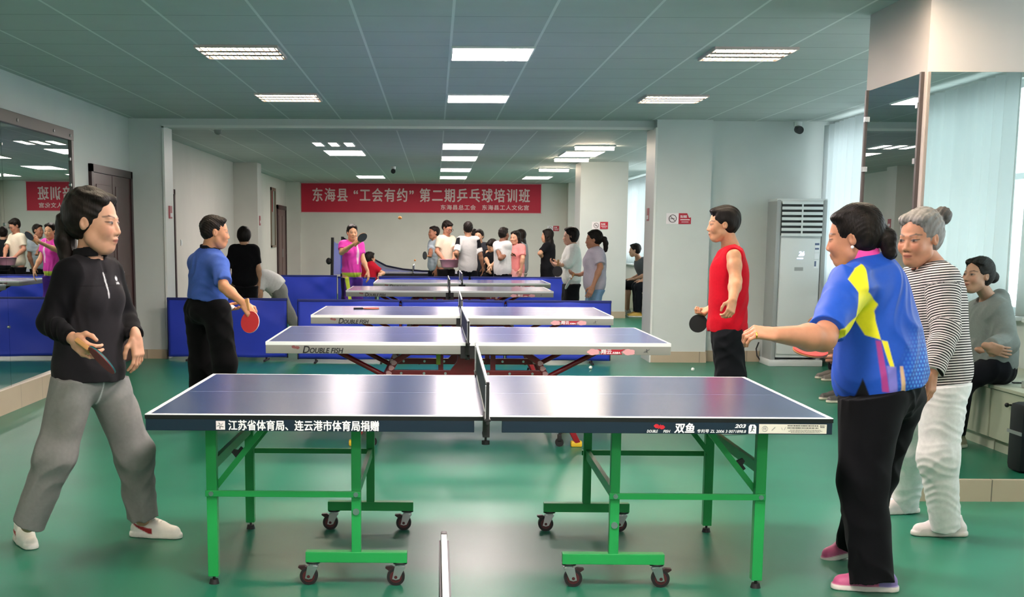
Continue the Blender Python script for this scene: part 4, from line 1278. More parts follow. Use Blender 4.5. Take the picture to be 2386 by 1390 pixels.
def shoe_object(name, ankle, toe, parent, h, base, L=.26, pitch=0.0, sole='EDEAE4', paint=None, high=.085, wide=1.0, slip=False):
    """shoe standing at the floor point under the ankle and pointing along toe; pitch lifts the heel"""
    f = nrm(toe); 
    F = Frame(ankle, f); 
    if pitch:
        c, s = math.cos(pitch), math.sin(pitch)
        F = Frame(ankle, f * c - V(0, 0, 1) * s, f * s + V(0, 0, 1) * c)
    k = L / .26
    p = [F.cone((-.050 * k, 0, .036), (.05 * k, 0, .040), .034 * wide, .040 * wide), F.cone((.05 * k, 0, .038), (.150 * k, 0, .026), .041 * wide, .036 * wide), F.cone((-.035 * k, 0, .05), (-.018 * k, 0, high + .01), .036 * wide, .037 * wide, cutb=True),
         F.cone((.0, 0, .078), (.085 * k, 0, .052), .030 * wide, .030 * wide)]
    sole_p = [F.cone((-.052 * k, 0, .012), (.05 * k, 0, .012), .040 * wide, .043 * wide), F.cone((.05 * k, 0, .012), (.158 * k, 0, .012), .044 * wide, .037 * wide)]
    nodes = [Node(p, k=.02, cuts=[(F.p(0, 0, .0), -F.u)]), Node(sole_p, k=.01, cuts=[(F.p(0, 0, 0.001), -F.u), (F.p(0, 0, .026), F.u)], k_out=.003)]
    def pt(P):
        Lc = F.loc(P)
        out = []
        if paint: out += paint(Lc)
        out.append((soft(Lc[:, 2] - .024, .004), sole))
        if not slip:
            lace = (np.abs(np.sin(Lc[:, 0] * 190)) < .45) & (np.abs(Lc[:, 1]) < .020) & (Lc[:, 0] > .015) & (Lc[:, 0] < .095) & (Lc[:, 2] > .055)
            out.append((lace * .5, '8A8680'))
        return out
    return sdf_object(name, nodes, h, m_shoe, parent, base, pt)


def hair_object(H, style, parent, h, color, P_=None):
    """hair that thins out to nothing at the hairline"""
    seed = int(abs(H.o[0] * 100)) % 50
    big = 1.0 if style in ('short', 'crop') else 1.12
    cap = [H.ell((-.030, 0, .040), (.106, .080 + .005 * big, .088 + .010 * big)), H.ell((-.052, 0, .000), (.068, .078, .074))]
    temple = (H.p(.042, 0, .030), H.f * .93 - H.u * .30)
    nape = (H.p(0, 0, -.066), -H.u * .85 + H.f * .45)
    ears = [H.ell((.006, s_ * .088, -.014), (.024, .020, .026)) for s_ in (-1, 1)]
    if style == 'short':
        nodes = [Node(cap + [H.ell((.035, 0, .095), (.050, .058, .026))], k=.02, cuts=[(H.p(.060, 0, .050), H.f * .90 - H.u * .44), nape], subs=ears, ksub=.008)]
    elif style == 'crop':
        nodes = [Node([H.ell((-.026, 0, .040), (.103, .079, .092)), H.ell((-.050, 0, .0), (.064, .075, .070)), H.ell((.040, 0, .088), (.040, .058, .026))], k=.02, cuts=[(H.p(.052, 0, .050), H.f * .90 - H.u * .44), (H.p(0, 0, -.055), -H.u * .9 + H.f * .42)], subs=ears, ksub=.008)]
    elif style == 'bob':
        nodes = [Node(cap + [H.ell((-.030, 0, -.040), (.074, .086, .058)), H.ell((.030, 0, .095), (.058, .066, .030))], k=.03, cuts=[(H.p(.052, 0, .04), H.f * .94 - H.u * .34), (H.p(0, 0, -.095), -H.u)])]
    elif style == 'mop':
        nodes = [Node([H.ell((-.012, 0, .040), (.110, .094, .100)), H.ell((-.035, 0, -.010), (.082, .088, .075))], k=.03, cuts=[(H.p(.085, 0, .045), H.f * .9 - H.u * .44), (H.p(0, 0, -.085), -H.u)])]
    else:
        nodes = [Node(cap, k=.025, cuts=[temple, nape], subs=ears if style != 'long' else [], ksub=.010)]
        nodes.append(Node([H.ell((.020, s_ * .034, .088), (.052, .040, .030)) for s_ in (-1, 1)], k=.012, cuts=[(H.p(.055, 0, .06), H.f * .85 - H.u * .52)], k_out=.012))
        if style == 'pony':
            pts = P_ or [(-.105, 0, .02), (-.15, 0, .0), (-.165, 0, -.06), (-.155, 0, -.15)]
            nodes.append(Node([H.cone(a, b, r0, r1) for a, b, r0, r1 in zip(pts, pts[1:], (.020, .032, .036, .030), (.032, .036, .030, .014))], k=.015, k_out=.008))
        elif style == 'bun':
            c = P_ or (-.12, 0, .055)
            nodes.append(Node([H.ell(c, (.04, .042, .042))], k=.01, k_out=.012))
        elif style == 'long':
            nodes.append(Node([H.cone((-.05, 0, .02), (-.085, 0, -.12), .082, .075, squash=(H.f, .6)), H.cone((-.085, 0, -.12), (-.09, 0, -.27), .078, .055, squash=(H.f, .5)),
                               H.cone((-.01, .078, .0), (-.03, .075, -.17), .026, .022), H.cone((-.01, -.078, .0), (-.03, -.075, -.17), .026, .022)], k=.03, k_out=.02))
    strand = strands(.0016 if h < .005 else .002, 330 if h < .005 else 200, seed, H.u * .6 - H.f * .8)
    def paint(P):
        s = np.sin(H.loc(P) @ V(30, 220, 12)) * .5 + .5
        out = [(s * .25, '3A322C' if color < '40' else 'B0ACA8')]
        if style == 'bun' and P_ is not None: out.append((soft(np.linalg.norm(P - H.p(*P_), axis=1) - .050, .02), '262322'))
        return out
    return sdf_object('hair', nodes, h, m_hair, parent, color, paint, strand)


def limbs(a, b, c, r, squash=None):
    """two-segment limb a-b-c with radii at the three joints and muscle bulges"""
    m1 = a + (b - a) * .38; m2 = b + (c - b) * .30
    return [Cone(a, m1, r[0], r[0] * .98), Cone(m1, b, r[0] * .98, r[1]), Cone(b, m2, r[1], r[1] * 1.04), Cone(m2, c, r[1] * 1.04, r[2])]


def person(label, J, look, h=.008, hh=None, group=None):
    """J: world joints; look: how the person is dressed"""
    g = look.get
    sc = g('scale', 1.0)
    base = (J['hip'] + J['neck']) / 2
    t = thing('person', (float(J['hip'][0]), float(J['hip'][1]), 0.0), label, 'person', group)
    bpy.context.view_layer.update()
    hh = hh or h
    lat = nrm(J['shL'] - J['shR']); up = nrm(J['neck'] - J['hip']); fwd = nrm(np.cross(lat, up)); lat = np.cross(up, fwd)
    hlat = nrm(J['hipL'] - J['hipR']); 
    B = np.stack([fwd, lat, up])
    hf = nrm(np.cross(hlat, V(0, 0, 1))) ; HB = np.stack([hf, hlat, np.cross(hf, hlat)])
    H = Frame(J['head'], J['face'], J.get('hup', (0, 0, 1)), g('head', 1.0))
    spine = lambda k: J['hip'] * (1 - k) + J['neck'] * k + J.get('bend', V(0, 0, 0)) * 4 * k * (1 - k)
    fat = g('fat', 1.0)
    # ---- skin: head, neck, core, arms, hands and legs as one surface
    nodes = head_nodes(H, jaw=g('jaw', 1.0))
    nk = J['neck']
    nodes.append(Node([Cone(H.p(-.026, 0, -.045), nk - up * .01 - fwd * .01, g('neck', .050) * sc, g('neck', .050) * 1.08 * sc), Cone(nk - up * .02, spine(.75), .058, .07)], k=.03, k_out=.014))
    core = [Ell(spine(.72), B, V(.075, .125, .13)), Ell(spine(.35), B, V(.07, .11, .12)), Ell(spine(.05), B, V(.07, .12, .09)),
            Cone(J['shL'], J['shR'], .035, .035), Cone(nk, J['shL'], .035, .035), Cone(nk, J['shR'], .035, .035)]
    nodes.append(Node(core, k=.05, k_out=.04))
    ar = np.array(g('arm', (.044, .036, .024))) * sc
    for s in 'LR':
        nodes.append(Node(limbs(J['sh' + s], J['el' + s], J['wr' + s], ar), k=.03, k_out=.03))
        hd = J.get('hand' + s)
        if hd is not None:
            nodes += hand_nodes(J['wr' + s], hd[0], hd[1], thumb=(1 if s == 'L' else -1) * hd[3].get('flip', 1), sc=g('hs', 1.0), curl=hd[2], **{k: v for k, v in hd[3].items() if k != 'flip'})
    lg = np.array(g('leg', (.070, .050, .036)))
    for s in 'LR':
        nodes.append(Node(limbs(J['hip' + s], J['kn' + s], J['an' + s], lg), k=.04, k_out=.04))
    skin = g('skin', 'C99A7B')
    fp = face_paint(H, brow=g('brow', '2A211D'), lip=g('lip', 'A65A50'))
    body = sdf_object('body', nodes, hh, m_skin, t, skin, fp)
    # ---- hair
    if g('hair'): hair_object(H, g('hair'), t, max(hh, .004), g('hair_color', '15110F'), g('hair_pts'))
    # ---- shirt
    loose = g('loose', .022)
    hem = J['hem']
    hemn = g('hem_n', -up)
    ch = V(g('chest', (.115, .165, .17))) * fat
    T = [Ell(spine(.70), B, ch + loose * V(.7, .6, .4)), Ell(spine(.38), B, V(g('belly', (.105, .150, .15))) * fat + loose), Ell(spine(.06), HB if g('hipframe', 1) else B, V(g('hips', (.115, .165, .13))) * fat + loose * .9),
         Cone(J['shL'] - lat * .03, J['shR'] + lat * .03, .055 + loose * .5, .055 + loose * .5), Cone(nk - up * .035, J['shL'] - lat * .04, .050, .048 + loose * .4), Cone(nk - up * .035, J['shR'] + lat * .04, .050, .048 + loose * .4)]
    if g('skirted'):          # hem hangs straight from the chest
        T.append(Cone(spine(.55), hem - up * .05 + g('hem_shift', V(0, 0, 0)), g('skirted')[0], g('skirted')[1], squash=(fwd, g('skirted')[2])))
    if g('bust'):
        for s in (-1, 1): T.append(Ell(spine(.66) + fwd * (.075 * fat + loose * .5) + lat * s * .07, B, V(.065, .07, .07) * g('bust')))
    nsub = [Cone(H.p(-.02, 0, -.05), nk + fwd * g('neck_fwd', .01) - up * g('neck_drop', .012), .058 * sc, g('neck_r', .066) * sc)] if not g('no_neck_cut') else []
    if g('vneck'): nsub.append(Cone(nk + fwd * .10 + up * .07, nk + fwd * (.10 * fat) - up * g('vneck'), .045, .006))
    nodes = [Node(T, k=.06, cuts=[(hem, hemn)], subs=nsub, ksub=.006)]
    sl = g('sleeve', 'short'); sr = np.array(g('sleeve_r', (.066, .062, .058)))
    for s in 'LR':
        a, b, c = J['sh' + s], J['el' + s], J['wr' + s]
        if sl == 'short':
            e = a + (b - a) * g('sleeve_len', .72)
            nodes.append(Node([Cone(a, e, sr[0], sr[1], cutb=True)], k=.03, k_out=.05))
        elif sl == 'long':
            e = b + (c - b) * g('cuff', .97)
            m = b + (c - b) * .4
            nodes.append(Node([Cone(a, b, sr[0], sr[1]), Cone(b, m, sr[1], (sr[1] + sr[2]) * .5), Cone(m, e, (sr[1] + sr[2]) * .5, sr[2], cutb=True)], k=.025, k_out=.045))
        else:
            nodes[0].subs.append(Ell(a + lat * (.06 if s == 'L' else -.06) + up * .0, B, V(.085, .055, .10)))
    if g('hood'):
        nodes.append(Node([Ell(nk - fwd * .075 - up * .01, B, V(.06, .10, .085)), Cone(nk + lat * .08, nk + fwd * .075 - up * .05, .034, .026), Cone(nk - lat * .08, nk + fwd * .075 - up * .05, .034, .026)], k=.04, k_out=.03))
    sp = g('shirt_paint')
    ctx = dict(B=B, fwd=fwd, lat=lat, up=up, spine=spine, J=J, hem=hem, H=H, root=np.array([J['hip'][0], J['hip'][1], 0]))
    shirt = sdf_object(g('shirt_name', 'shirt'), nodes, h, g('shirt_mat', m_cloth), t, g('shirt', 'FFFFFF'), (lambda P: sp(P, ctx)) if sp else None, wrinkle(g('fold', .005), g('fold_f', 58), int(abs(J['hip'][0] * 37)) % 90, g('fold_s', (1, 1, .8))), extra=.01)
    if g('shirt_mat_fn'): shirt.data.materials[0] = g('shirt_mat_fn')(ctx)
    # ---- collar
    if g('collar'):
        cc, hgt = g('collar')
        n0 = nk + up * g('collar_up', .0) + fwd * .006
        cut = []
        ring = Node([Cone(n0, n0 + up * hgt - fwd * .008, .080 * sc, .068 * sc, cutb=True, cuta=True)], subs=[Cone(n0 - up * .05, n0 + up * .09 - fwd * .01, .071 * sc, .058 * sc)] + ([Cone(n0 + fwd * .10 + up * .06, n0 + fwd * .085 - up * .05, .045, .014)] if g('collar_open', 1) else []), ksub=.003)
        sdf_object('collar', [ring], min(h, .005), g('shirt_mat', m_cloth), t, cc)
    # ---- trousers or skirt
    tr = np.array(g('trouser_r', (.098, .080, .064)))
    top = g('waist', hem + up * .015)
    if g('dress'):
        hd_ = g('dress')
        n_ = [Node([Cone(spine(.40), J['hip'] - V(0, 0, hd_[0]), .13, hd_[1], squash=(hf, .8), cutb=True), Ell(spine(.0), HB, V(.13, .175, .14))], k=.04)]
        sdf_object('skirt', n_, h, m_cloth, t, g('trousers', '15161A'), None, wrinkle(.006, 40, 4, (1, 1, .15)))
    else:
        n_ = [Node([Ell(J['hip'], HB, V(g('pelvis', (.118, .165, .12))) * fat), Ell(J['hip'] - V(0, 0, .05) - hf * .03, HB, V(.105, .155, .10) * fat)], k=.05, cuts=[(top, up)])]
        end = g('trouser_len', .98)
        for s in 'LR':
            a, b, c = J['hip' + s], J['kn' + s], J['an' + s]
            e = b + (c - b) * end
            lc = [(top, up)] if (J['hip'][2] - b[2]) > .2 else []
            n_.append(Node([Cone(a, b, tr[0], tr[1]), Cone(b, e, tr[1], tr[2], cutb=True)], k=.05, cuts=lc, k_out=.045))
        tp = g('trouser_paint')
        sdf_object('trousers', n_, h, g('trouser_mat', m_cloth), t, g('trousers', '15161A'), (lambda P: tp(P, ctx)) if tp else None, wrinkle(g('tfold', .005), g('tfold_f', 52), 11 + int(abs(J['hip'][1] * 10)) % 50, g('tfold_s', (1, 1, .9))), extra=.01)
    # ---- shoes
    for s in 'LR':
        if ('ft' + s) in J:
            q = J['ft' + s]
            shoe_object('shoe', q[0], q[1], t, min(h, .007), g('shoe', 'E8E4DC'), L=g('shoe_len', .255), pitch=q[2] if len(q) > 2 else 0, sole=g('sole', 'EDEAE4'), paint=g('shoe_paint'), slip=g('slip', False), high=g('shoe_high', .085))
    return t, ctx


def stand(x, y, deg, H=1.66, w=.155, **over):
    """joints of a standing figure facing deg (0 = along +X, 90 = away from the camera)"""
    k = H / 1.70; a = math.radians(deg)
    f = V(math.cos(a), math.sin(a), 0); l = V(-math.sin(a), math.cos(a), 0); o = V(x, y, 0)
    p = lambda fx, lx, z: o + (f * fx + l * lx) * k + V(0, 0, z * k)
    J = dict(head=p(.035, 0, 1.585), face=f, neck=p(-.005, 0, 1.435), shL=p(-.01, w, 1.385), shR=p(-.01, -w, 1.385), elL=p(-.03, w + .05, 1.105), elR=p(-.03, -w - .05, 1.105),
             wrL=p(.06, w + .05, .875), wrR=p(.06, -w - .05, .875), hip=p(0, 0, .93), hipL=p(0, .09, .90), hipR=p(0, -.09, .90), knL=p(.02, .10, .49), knR=p(.02, -.10, .49),
             anL=p(-.02, .11, .085), anR=p(-.02, -.11, .085), hem=p(0, 0, .835))
    J['ftL'] = (p(-.02, .11, 0), f + l * .15); J['ftR'] = (p(-.02, -.11, 0), f - l * .15)
    dn = V(0, 0, -1)
    J['handL'] = (dn + f * .15, -l, .25, {}); J['handR'] = (dn + f * .15, l, .25, {})
    J['p'] = p; J['f'] = f; J['l'] = l
    for n, v in over.items(): J[n] = v(p) if callable(v) else v
    return J


def bone_report(n, J):
    d = lambda a, b: round(float(np.linalg.norm(J[a] - J[b])), 2)
    print('BONES', n, 'sh', d('shL', 'shR'), 'ua', d('shL', 'elL'), d('shR', 'elR'), 'fa', d('elL', 'wrL'), d('elR', 'wrR'), 'th', d('hipL', 'knL'), d('hipR', 'knR'), 'sn', d('knL', 'anL'), d('knR', 'anR'), 'trunk', d('hip', 'neck'))

# ------------------------------------------------------------------ the people in the front room
UP = V(0, 0, 1)

# --- woman in black at the left end of the near table
J = dict(head=at(221, 518, 5.92), face=V(.985, -.17, -.07), neck=at(207, 603, 5.94), shR=at(156, 640, 5.82), shL=at(256, 632, 6.06),
         elR=at(112, 752, 5.74), wrR=at(172, 790, 5.58), elL=at(292, 738, 6.14), wrL=at(316, 782, 5.97),
         hip=at(206, 868, 5.94), hipR=at(172, 893, 5.86), hipL=at(248, 888, 6.02), knR=at(128, 1062, 5.80), knL=at(312, 1052, 6.06), anR=at(66, 1222, 5.84), anL=at(332, 1208, 6.10), hem=at(208, 884, 5.94))
J['ftR'] = (onfloor(55, 1262), V(.50, -.86, 0)); J['ftL'] = (onfloor(342, 1249), V(.97, -.20, 0))
J['handR'] = (at(212, 826, 5.50) - J['wrR'], V(.75, .30, -.2), .75, dict(thumb_curl=.5))
J['handL'] = (V(.12, -.05, -1), V(-.75, .35, 0), .35, dict(thumb_curl=.2))
bone_report('A', J)


def black_jacket(P, c):
    L = (P - c['J']['neck']) @ c['B'].T
    d = np.abs(L[:, 1] + .012) - .0035
    zip_ = soft(d, .004) * (L[:, 0] > 0) * (L[:, 2] > -.17) * (L[:, 2] < -.055)
    logo = soft(np.hypot(L[:, 1] - .075, L[:, 2] + .085) - .010, .004) * (L[:, 0] > 0) + soft(np.maximum(np.abs(L[:, 1] - .075) - .014, np.abs(L[:, 2] + .105) - .003), .003) * (L[:, 0] > 0)
    yoke = soft(np.abs(L[:, 2] + .115 + .02 * np.abs(L[:, 1])) - .002, .004) * (L[:, 0] > -.2)
    arm = np.zeros(len(P))
    for s in 'LR':
        a, b, w = c['J']['sh' + s], c['J']['el' + s], c['J']['wr' + s]
        for p, q in ((a, b), (b, w)):
            e = q - p; t = np.clip((P - p) @ e / (e @ e), 0, 1); arm = np.maximum(arm, soft(np.linalg.norm(P - p - np.outer(t, e), axis=1) - .088, .012) * ((L[:, 1] * (1 if s == 'L' else -1)) > .115))
    return [(arm, '0B0B0E'), (yoke * .5, '050506'), (zip_, 'D8DADC'), (logo, 'C8CCD0')]


def red_flash(L):
    """red sweep on both flanks, thin at the heel and widening forward to the sole"""
    u = np.clip((.045 - L[:, 0]) / .105, 0, 1)
    c = np.abs(L[:, 2] - (.036 + .036 * u ** 1.5)) - (.004 + .0115 * (1 - u))
    w = soft(c, .004) * (np.abs(L[:, 1]) > .016) * (L[:, 0] < .045) * (L[:, 0] > -.062)
    return [(w, 'A81C26')]


def grey_trousers(P, c):
    L = (P - c['J']['hip'])
    B = c['B']; q = L @ B.T
    cord = soft(np.hypot(q[:, 1] + .01 + .15 * (q[:, 2] + .05), (q[:, 2] + .09) * .05) - .004, .004) * (q[:, 0] > .04) * (q[:, 2] > -.15) * (q[:, 2] < -.02)
    return [(cord, 'CFCFCF')]


person('person in black zip top and grey sweatpants with a bat, left of the nearest table', J,
       dict(head=1.17, hair='pony', hair_pts=[(-.085, .0, .035), (-.125, 0, .0), (-.125, 0, -.075), (-.105, 0, -.175), (-.09, .0, -.25)], shirt='232124', vneck=.055, neck=.043, shirt_name='jacket', sleeve='long', sleeve_r=(.056, .052, .040), cuff=.93, shirt_paint=black_jacket, loose=.010, bust=.8, hips=(.128, .168, .13), pelvis=(.105, .150, .11), waist=J['hem'] + UP * .012, skirted=(.135, .166, .80),
            collar=('101012', .045), collar_up=.005, trousers='7E7E7C', trouser_r=(.104, .090, .074), trouser_paint=grey_trousers, trouser_len=.99, tfold=.006, shoe='EDE9E2', sole='E6E2DA', shoe_paint=red_flash, shoe_len=.245, skin='C8977A', fold=.004, no_neck_cut=False, neck_r=.06),
       h=.0055, hh=.0036, group='players at the tables')
rc = at(238, 838, 5.45)
racket(rc, at(204, 812, 5.50) - rc, V(-.66, -.42, -.62), 'bat held by the woman in black, red rubber seen at a slant with green edge', m_rr_dark := mat('rubber_dark_red', '8A1B26', rough=.5), m_rb, tape=m_bt)

# --- man in the blue polo
J = dict(head=at(503, 541, 9.72), face=V(.95, .20, -.08), neck=at(487, 592, 9.74), shR=at(512, 618, 9.58), shL=at(459, 612, 9.90), elR=at(522, 668, 9.44), wrR=at(570, 709, 9.36),
         elL=at(478, 690, 10.06), wrL=at(520, 712, 10.0), hip=at(483, 708, 9.76), hipR=at(505, 725, 9.66), hipL=at(463, 723, 9.86), knR=at(524, 845, 9.62), knL=at(469, 850, 9.84), anR=at(523, 975, 9.70), anL=at(460, 975, 9.95), hem=at(483, 696, 9.75))
J['ftR'] = (V(J['anR'][0], J['anR'][1], 0), V(.9, .2, 0)); J['ftL'] = (V(J['anL'][0], J['anL'][1], 0), V(.9, .3, 0))
J['handR'] = (at(583, 727, 9.33) - J['wrR'], V(-.3, .8, -.3), .8, dict(thumb_curl=.6))
J['handL'] = (at(548, 722, 9.95) - J['wrL'], V(.0, -.25, 1), .35, dict(thumb_curl=.2))
bone_report('B', J)


def polo_paint(P, c):
    L = (P - c['J']['neck']) @ c['B'].T
    s = soft(np.abs(L[:, 1] + .10) - .03, .02) * (L[:, 0] > .08) * (L[:, 2] > -.2)
    return [(s * .7, 'B07A8C')]


person('person in blue polo and black trousers holding a red bat by the second table', J,
       dict(head=.98, hair='crop', shirt='425EAA', sleeve='short', sleeve_len=.80, sleeve_r=(.066, .066, .075), loose=.020, fat=1.04, collar=('14161E', .055), collar_up=.022, neck=.054, trousers='060608', trouser_r=(.112, .088, .074), skin='C48C68', shoe='2A2A2C', shirt_paint=polo_paint, fold=.006, waist=J['hem'] + UP * .05),
       h=.007, hh=.0055, group='players at the tables')
rc = at(583, 750, 9.30)
racket(rc, at(579, 722, 9.33) - rc, V(-.35, -.9, .05), 'red bat held low by the man in the blue polo', m_rr, m_rb, tape=m_bwhite, s=1.02)
ball(at(541, 716, 9.93), m_ball, 'white ball in the left hand of the man in the blue polo')

# --- man in the red vest
J = dict(head=at(1682, 523, 9.70), face=V(-.98, .05, -.05), neck=at(1701, 575, 9.72), shL=at(1710, 597, 9.53), shR=at(1704, 594, 9.90), elL=at(1714, 655, 9.43), wrL=at(1707, 700, 9.27),
         elR=at(1690, 668, 10.05), wrR=at(1657, 717, 10.02), hip=at(1695, 772, 9.72), hipL=at(1696, 790, 9.62), hipR=at(1694, 790, 9.82), knL=at(1703, 880, 9.60), knR=at(1700, 880, 9.84), anL=at(1712, 985, 9.62), anR=at(1706, 985, 9.86), hem=at(1694, 771, 9.72))
J['ftL'] = (V(J['anL'][0], J['anL'][1], 0), V(-.95, -.15, 0)); J['ftR'] = (V(J['anR'][0], J['anR'][1], 0), V(-.95, .1, 0))
J['handL'] = (V(-.25, -.45, -.85), V(-.3, .75, .1), .75, dict(thumb_curl=.3)); J['handR'] = (V(-.8, -.2, -.5), V(0, 0, 1), .9, {})
bone_report('C', J)


def vest_paint(P, c):
    L = (P - c['hem']) @ c['B'].T
    return [(soft(np.abs(L[:, 2] - .022) - .002, .004) * .6, '7A0C18')]


person('person in a red sleeveless vest with a black bat, right of the second table', J,
       dict(head=1.05, hair='short', neck=.056, shirt='C00E22', shirt_name='vest', sleeve='none', loose=.028, chest=(.122, .165, .17), fat=1.02, skirted=(.15, .150, .86), trousers='101216', trouser_r=(.12, .104, .085), trouser_len=.30, skin='C4906C', arm=(.050, .042, .030), shoe='D8D4CE', fold=.006, fold_f=50, shirt_paint=vest_paint, neck_r=.075, neck_drop=.03, waist=J['hem'] + UP * .04, tfold=.006),
       h=.007, hh=.0055, group='players at the tables')
rc = at(1627, 753, 10.05)
racket(rc, at(1645, 728, 10.03) - rc, V(-.1, -1, .1), 'black bat held behind by the man in the red vest', m_rb, m_rr, tape=m_rb, s=.92)

# --- woman in the blue and yellow shirt at the right end of the near table
J = dict(head=at(1985, 553, 5.50), face=V(-.89, .42, -.16), hup=nrm(V(-.12, 0, 1)), neck=at(2014, 622, 5.50), shL=at(1978, 668, 5.30), shR=at(2052, 660, 5.62), elL=at(1918, 788, 5.10), wrL=at(1808, 779, 4.96),
         elR=at(2010, 800, 5.86), wrR=at(1985, 818, 5.84), hip=at(2050, 892, 5.50), hipL=at(2032, 925, 5.40), hipR=at(2080, 922, 5.60), knL=at(2010, 1120, 5.30), knR=at(2034, 1105, 5.62), anL=at(2031, 1335, 5.22), anR=at(1996, 1262, 5.66), hem=at(2055, 903, 5.50), bend=V(.022, 0, 0))
J['ftL'] = (onfloor(2043, 1374), V(-.97, .14, 0)); J['ftR'] = (onfloor(2005, 1300) + UP * .03, V(-.93, -.05, 0), .25)
J['handL'] = (V(-.95, -.1, .12), V(-.1, .45, -.75), .75, dict(thumb_curl=.7, curls=(.95, .85, .75, .65)))
J['handR'] = (V(-.8, .1, -.15), V(-.2, .8, 0), .9, {})
bone_report('D', J)


def poly_dist(x, y, poly):
    """signed distance to a polygon, negative inside"""
    p = np.array(poly, float); n = len(p)
    d = np.full(len(x), 1e9); ins = np.zeros(len(x), bool)
    for i in range(n):
        a, b = p[i], p[(i + 1) % n]; e = b - a
        t = np.clip(((x - a[0]) * e[0] + (y - a[1]) * e[1]) / (e @ e), 0, 1)
        d = np.minimum(d, np.hypot(x - a[0] - t * e[0], y - a[1] - t * e[1]))
        c = ((a[1] > y) != (b[1] > y)) & (x < (b[0] - a[0]) * (y - a[1]) / (b[1] - a[1] + 1e-12) + a[0])
        ins ^= c
    return np.where(ins, -d, d)


def sport_shirt(P, c):
    # metres right of and above the left hip, in the plane seen from the table side
    o = c['J']['hip']; x = P[:, 0] - o[0]; z = P[:, 2] - o[2]
    near = P[:, 1] < o[1] + .02 + .25 * np.clip(x, -.2, .2)
    K = .001828
    cv = lambda pts: [(q[0] - o[0], q[2] - o[2]) for q in (at(a, b, 5.26 + .0030 * (a - 1990)) for a, b in pts)]          # sewing pattern of the table side of the shirt
    y1 = poly_dist(x, z, cv([(2007, 612), (1990, 625), (1975, 650), (1988, 680), (1980, 735), (1950, 765), (1936, 792), (1950, 790), (1980, 756), (1990, 730), (1995, 728), (2014, 780), (2035, 787), (2028, 745), (2026, 722), (2032, 706), (2022, 692), (2007, 678), (2008, 640)]))
    y2 = poly_dist(x, z, cv([(2036, 788), (2045, 790), (2053, 845), (2047, 846)]))
    pink1 = poly_dist(x, z, cv([(2028, 790), (2035, 790), (2046, 905), (2036, 905)]))
    lav = poly_dist(x, z, cv([(2042, 845), (2056, 845), (2058, 905), (2046, 905)]))
    tan = poly_dist(x, z, cv([(2062, 843), (2067, 843), (2071, 905), (2064, 905)]))
    fr = poly_dist(x, z, cv([(1925, 785), (1945, 780), (1962, 840), (1972, 905), (1958, 905), (1945, 860)]))
    fr2 = poly_dist(x, z, cv([(1935, 790), (1942, 785), (1955, 830), (1950, 850)]))
    u = x / .0185; v = z / .0165
    row = np.floor(v); ux = u + .5 * (row % 2)
    dots = soft((np.abs(ux - np.floor(ux) - .5) * 1.2 + np.abs(v - row - .5)) - .40, .45)
    fade = np.clip((.02 + x - .25 * z) / .10, 0, 1) * np.clip((.30 - z) / .2, 0, 1)
    slit = soft(poly_dist(x, z, cv([(1996, 960), (2010, 880), (2030, 960)])), .005)
    n = near.astype(float)
    return [(dots * fade * .85, '56A8EE'), (soft(fr, .01) * n * .55, 'B0408E'), (soft(fr2, .005) * n, 'E8C23A'), (soft(pink1, .006) * n * .9, 'A8357A'), (soft(lav, .006) * n * .7, '8A7EC8'), (soft(tan, .005) * n, 'C9A884'),
            (soft(y1, .004) * n, 'E6DE1E'), (soft(y2, .004) * n, 'DCD42A'), (slit * n, '0B0B10')]


def pink_shoe(L):
    return [(soft(.05 - L[:, 0] + .2 * L[:, 2], .01) * 0 + (L[:, 0] < .0) * .8, '7D7EC0'), (soft(np.abs(L[:, 0] - .0 - L[:, 2] * .6) - .008, .004) * .6, 'D06A8A')]


person('person in a blue and yellow shirt reaching out, right of the nearest table', J,
       dict(head=1.03, hair='pony', hair_pts=[(-.085, .0, .015), (-.105, -.005, .012), (-.135, -.01, -.025), (-.140, -.01, -.085)], shirt='164CB2', sleeve='short', sleeve_len=.84, sleeve_r=(.090, .074, .090), loose=.030, fat=1.16, chest=(.112, .160, .18), hips=(.145, .170, .15), belly=(.125, .155, .15), shirt_paint=sport_shirt, shirt_mat=m_shiny, fold=.006,
            collar=('E0489E', .062), collar_up=.026, neck=.050, trousers='07080C', trouser_r=(.140, .098, .088), trouser_len=1.10, waist=J['hem'] + UP * .004, pelvis=(.138, .170, .13), skin='B98264', arm=(.055, .048, .030), shoe='C65A88', sole='E8DED8', shoe_paint=pink_shoe, shoe_len=.25, hs=.95),
       h=.0043, hh=.0036, group='players at the tables')
rc = at(1888, 817, 5.74)
racket(rc, at(1965, 815, 5.80) - rc, V(-.15, -.35, .9), 'red bat held behind the forearm of the woman in the blue and yellow shirt', m_rr, m_rb)
t = thing('earring', (0, 0, 0), 'small pale stud earring of the woman in the blue and yellow shirt', 'earring')
q = Frame(J['head'], J['face'], J['hup'], 1.03).p(-.008, .084, -.036); MB().sph(q, .007, 12).build('stud', m_tape, t, smooth=True)
q = J['wrL'] + V(-.085, -.035, .0)
MB().tube([q + V(.004 * math.sin(a) * 0, .010 * math.cos(a), .010 * math.sin(a)) for a in np.linspace(0, 2 * math.pi, 14)], .003, 6).build('ring', mat('gold', 'D9A640', rough=.25, metal=1.0), None, smooth=True)
tag(bpy.data.objects['ring'], 'gold ring on the outstretched hand of the woman in the blue and yellow shirt', 'ring')

